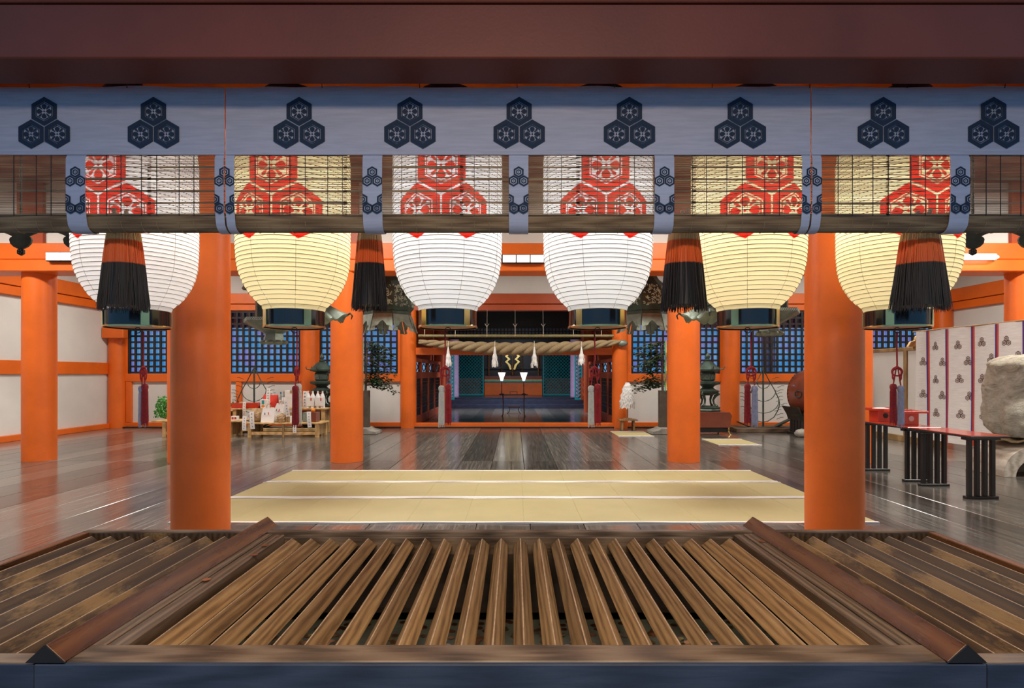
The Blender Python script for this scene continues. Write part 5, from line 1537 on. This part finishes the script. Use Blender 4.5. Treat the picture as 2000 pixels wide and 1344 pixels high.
def slip(px0, px1, py0, py1, d, label, tilt=0, seed=0):
    x0, x1, z0, z1 = XX(px0, d), XX(px1, d), ZZ(py1, d), ZZ(py0, d)
    t = thing('paper_slip', label, 'paper', ((x0+x1)/2, d, z0), 0, 'written paper slips on the offerings'); t.rotation_euler = (0, tilt, 0)
    w_, h = (x1-x0)/2, z1-z0; K = 6; v = []; f = []
    for i in range(K+1):
        q = i/K; y = -.014*math.sin(PI*q)
        v += [(-w_, y, h*q), (w_, y, h*q), (w_, y+.002, h*q), (-w_, y+.002, h*q)]
    for i in range(K):
        for e in range(4): f.append((4*i+e, 4*i+(e+1) % 4, 4*i+4+(e+1) % 4, 4*i+4+e))
    f += [(0, 1, 2, 3), (4*K, 4*K+3, 4*K+2, 4*K+1)]
    MB().add(v, f).build('slip_sheet', M['paper'], t)
    rr = random.Random(seed+int(px0)); mb = MB(); n = 5
    for i in range(n):                        # brush-written characters, each a few strokes
        zc = h*(.14+.72*i/(n-1)); s = min(w_*.5, h*.05); y = -.014*math.sin(PI*zc/h)-.0016
        for q in range(4):
            if q % 2: a = rr.uniform(-s, s*.4); mb.box(a, a+.0035, y-.001, y, zc-s*rr.uniform(.5, 1), zc+s*rr.uniform(.5, 1))
            else: b = rr.uniform(-s, s)*.8; mb.box(-s*rr.uniform(.6, 1), s*rr.uniform(.6, 1), y-.001, y, zc+b, zc+b+.0035)
    tag(mb.build('ink_characters', M['navy'], t), kind='stuff')
slip(474, 480, 785, 813, 12.70, 'paper slip hanging over the red tray on the rear shelf', .02, 1)
slip(473, 481, 813, 841, 11.93, 'paper slip hanging in front of the left leg of the front table', .03, 2)
slip(489, 498, 804, 838, 11.93, 'paper slip hanging from the brown parcel', -.06, 3)
slip(520.5, 528, 759, 787, 12.88, 'paper slip on the red paper bag', 0, 4)
slip(551, 558, 776, 798, 12.78, 'paper slip beside the bottles, left one', -.04, 5)
slip(558.5, 567, 782, 814, 12.07, 'tilted paper slip beside the leaning gift bag', -.14, 6)
slip(572, 579, 823, 846, 11.93, 'paper slip hanging from the front table edge near its right leg', .02, 7)
slip(591, 599, 764, 797, 12.70, 'paper slip standing left of the wrapped bottles', .04, 8)
slip(601, 609, 804, 835, 11.93, 'paper slip hanging at the right end of the front table', -.06, 9)
def blk(name, px0, px1, py0, py1, d, dep, z, m, label, cat, bev=.004, extra=None):
    x0, x1 = XX(px0, d), XX(px1, d); h = (py1-py0)*d/F
    t = thing(name, label, cat, ((x0+x1)/2, d+dep/2, z)); w_ = (x1-x0)/2
    MB().box(-w_, w_, -dep/2, dep/2, 0, h).build('box_body', M[m], t, bevel=bev)
    if extra: extra(t, w_, dep, h)
    return t
def ribboned(t, w_, dep, h):
    MB().box(-w_*.5, w_*.2, -dep/2-.002, -dep/2, h*.45, h*.9).build('teal_patch', M['teal'], t)
    MB().ball((-w_*.1, -dep/2, h*.22), (w_*.55, .003, h*.16), 12, 4).build('orange_print', M['orange'], t)
blk('gift_box', 508, 521, 780, 797, 12.78, .16, .575, 'paper', 'white box with teal and orange print on the rear shelf', 'box', extra=ribboned)
def lid(t, w_, dep, h): MB().box(w_*.2, w_*.95, -dep/2-.003, dep/2+.003, h-.06, h+.003).build('tape', M['kraft'], t)
blk('carton', 556, 573, 763, 797, 12.86, .22, .575, 'paper', 'tall white carton on the rear shelf behind the crimson tassel', 'box', extra=lid)
def spots(t, w_, dep, h):
    for s in (-1, 1): MB().box(s*w_*.45-.02, s*w_*.45+.02, -dep/2-.002, -dep/2, h*.3, h*.75).build('pink_print', M['redlac'], t)
blk('small_box', 451, 463, 814, 823, 12.05, .10, .355, 'paper', 'small white box with pink prints on the table beside the thick left column', 'box', extra=spots)
blk('crate', 557, 567, 805, 824, 12.1, .25, zf, 'oak', 'small brown wooden crate on the low offering table', 'box')
blk('carton', 591, 604, 805, 824, 12.1, .25, zf, 'bronzel', 'grey carton at the right part of the low offering table', 'box')
blk('carton', 605, 617, 805, 824, 12.1, .25, zf, 'redbrown', 'dark brown carton under the orange at the right end', 'box')
blk('carton', 566, 576, 811, 824, 12.02, .16, zf, 'paper', 'low white carton between the crate and the crimson tassel', 'box')
t = thing('orange_fruit', 'orange fruit lying on the brown carton', 'fruit', (XX(611, 12.2), 12.22, zf+.205))
MB().ball((0, 0, .045), .045, 16, 10).build('fruit', M['orange'], t, smooth=60); MB().ball((0, 0, .088), (.008, .008, .005), 8, 4).build('stem', M['leaf'], t)
t = thing('red_tray', 'long red lacquer tray on the rear shelf table', 'tray', (XX(480, 12.8), 12.88, .575))
w_ = XX(1005+26, 12.8)
MB().box(-w_, w_, -.12, .12, .02, .035).build('tray_floor', M['redlac'], t)
for a, b, c, d in ((-w_, w_, -.135, -.12), (-w_, w_, .12, .135), (-w_, -w_+.015, -.12, .12), (w_-.015, w_, -.12, .12)): MB().box(a, b, c, d, 0, .115).build('tray_side', M['redlac'], t, bevel=.003)
t = MB().lathe([(.08, 0), (.098, .03), (.09, .07), (.06, .10), (0, .11)], 24, (XX(473, 12.85), 12.88, .612)).build('straw_bundle', M['straw'], smooth=60); tag(t, 'round straw wrapped bundle in the red tray', 'bundle')
def cabbage(x, y, z, label):
    t = thing('cabbage', label, 'vegetable', (x, y, z))
    MB().ball((0, 0, .08), (.085, .08, .08), 16, 10).build('head', M['cabbage'], t, smooth=60, jitter=.004)
    for i in range(7):
        a = 2*PI*i/7; c, s = math.cos(a), math.sin(a); v = []; f = []
        for j in range(5):
            q = j/4; r = .05+.075*math.sin(q*1.9); zz = .005+.13*q
            for k in (-1, 0, 1): w2 = .05*math.sin(PI*(.25+q*.55)); v.append((r*c-s*w2*k, r*s+c*w2*k, zz+.01*(k*k)))
        for j in range(4):
            for k in range(2): o_ = 3*j+k; f.append((o_, o_+1, o_+4, o_+3))
        MB().add(v, f).build('leaf', M['green'], t, smooth=60)
cabbage(XX(443, 12.8), 12.83, .575, 'green cabbage at the left end of the rear shelf table')
def bottle(px, d, z, cap, label, h=.30):
    t = thing('bottle', label, 'bottle', (XX(px, d), d, z), 0, 'bottles on the rear shelf')
    MB().lathe([(.036, 0), (.04, .01), (.04, h*.58), (.014, h*.78), (.013, h*.9)], 20).build('glass_body', M['glassb'], t, smooth=40)
    MB().lathe([(.016, h*.88), (.016, h)], 16).build('cap', M[cap], t)
    MB().lathe([(.0408, h*.15), (.0408, h*.5)], 20, cap=False).build('paper_label', M['paper'], t)
bottle(548.5, 12.95, .575, 'blue', 'bottle with a blue cap beside the red paper bag', .36)
bottle(554.5, 13.06, .575, 'kraft', 'bottle with a brown cap behind the left paper slip', .37)
def wrapped(px, d, z, label):
    t = thing('wrapped_bottle_pair', label, 'wrapped bottles', (XX(px, d), d, z), 0, 'pairs of bottles wrapped in white paper')
    for s in (-1, 1):
        MB().lathe([(.050, 0), (.052, .02), (.050, .26), (.030, .31), (.018, .34), (.017, .38), (.020, .385)], 18).build('wrapped_bottle', M['paper'], t, smooth=50).location = (.053*s, 0, 0)
    MB().box(-.10, .10, -.056, -.050, .05, .24).build('label_sheet', M['paper'], t)
    MB().box(.02, .042, -.060, -.056, .17, .23).build('red_mark', M['bagred'], t)
    MB().box(-.05, .05, -.01, .01, .345, .36).build('tie', M['redc'], t)
wrapped(606.5, 12.85, .575, 'pair of white wrapped bottles on the rear shelf, the left pair')
wrapped(625.5, 12.85, .575, 'pair of white wrapped bottles on the rear shelf, beside the left bronze lantern')
def parcel(px0, px1, py0, py1, d, z, label, seed):
    x0, x1 = XX(px0, d), XX(px1, d); h = (py1-py0)*d/F
    mb = MB(); mb.ball(((x0+x1)/2, d+.14, z+h/2), ((x1-x0)/2*1.15, .16, h/2*1.15), 14, 10)
    rr = random.Random(seed); v = []
    for x, y, zz in mb.v: v.append((x+rr.uniform(-.02, .02), y+rr.uniform(-.02, .02), max(z, zz+rr.uniform(-.015, .015))))
    mb.v = [tuple((round(a, 5) for a in p)) for p in v]
    o = mb.build('paper_parcel', M['kraft']); tag(o, label, 'parcel', 'brown paper parcels')
parcel(484, 505, 799, 824, 12.05, zf, 'crumpled brown paper parcel left of the front gift bag', 1)
parcel(538, 551, 808, 824, 11.97, zf, 'crumpled brown paper parcel right of the front gift bag', 2)
# bunch of fresh greens
t = thing('leafy_greens', 'bunch of bright green leaves drooping over the left offering table', 'vegetable', (XX(322, 12.4), 12.50, .635))
rr = random.Random(4); st = MB(); lf = MB()
for i in range(34):
    yy = rr.uniform(-.10, .10); zz = rr.uniform(0, .12)
    p = [(.45, yy*.5+.38, .10+zz*.4), (.15, yy+.30, .06+zz), (-.02, yy*1.0+.12, .05+zz), (-.10+rr.uniform(-.05, .05), yy*1.5, -.03+zz*1.1)]
    st.tube(p, [.008, .007, .006, .004], 5)
for i in range(420):
    u = rr.random(); p = Vector((-.10-.15*rr.uniform(-1, .9), rr.uniform(-.16, .12), -.03+rr.uniform(-.21, .22)))
    p.x += (p.z+.1)*.35
    if (p.x+.12)**2/.055+(p.z+.03)**2/.06 > 1: continue
    a = rr.uniform(0, 2*PI); l = rr.uniform(.04, .07); ux = Vector((math.cos(a)*.8, rr.uniform(-.3, .3), math.sin(a))).normalized(); uy = ux.cross(Vector((rr.uniform(-.5, .5), 1, rr.uniform(-.5, .5)))).normalized()
    wv_ = l*.34; lf.add([p, p+ux*l*.4+uy*wv_, p+ux*l, p+ux*l*.4-uy*wv_, p+ux*l*.5+Vector((0, -.012, 0))], [(0, 1, 4), (1, 2, 4), (2, 3, 4), (3, 0, 4)])
tag(st.build('stalks', M['cabbage'], t), kind='stuff'); tag(lf.build('leaves', M['green'], t), kind='stuff')
MB().tube([(.04, .18+.15*math.cos(a), .12+.11*math.sin(a)) for a in [2*PI*i/16 for i in range(17)]], .008, 6, cap=False).build('straw_tie', M['straw'], t)
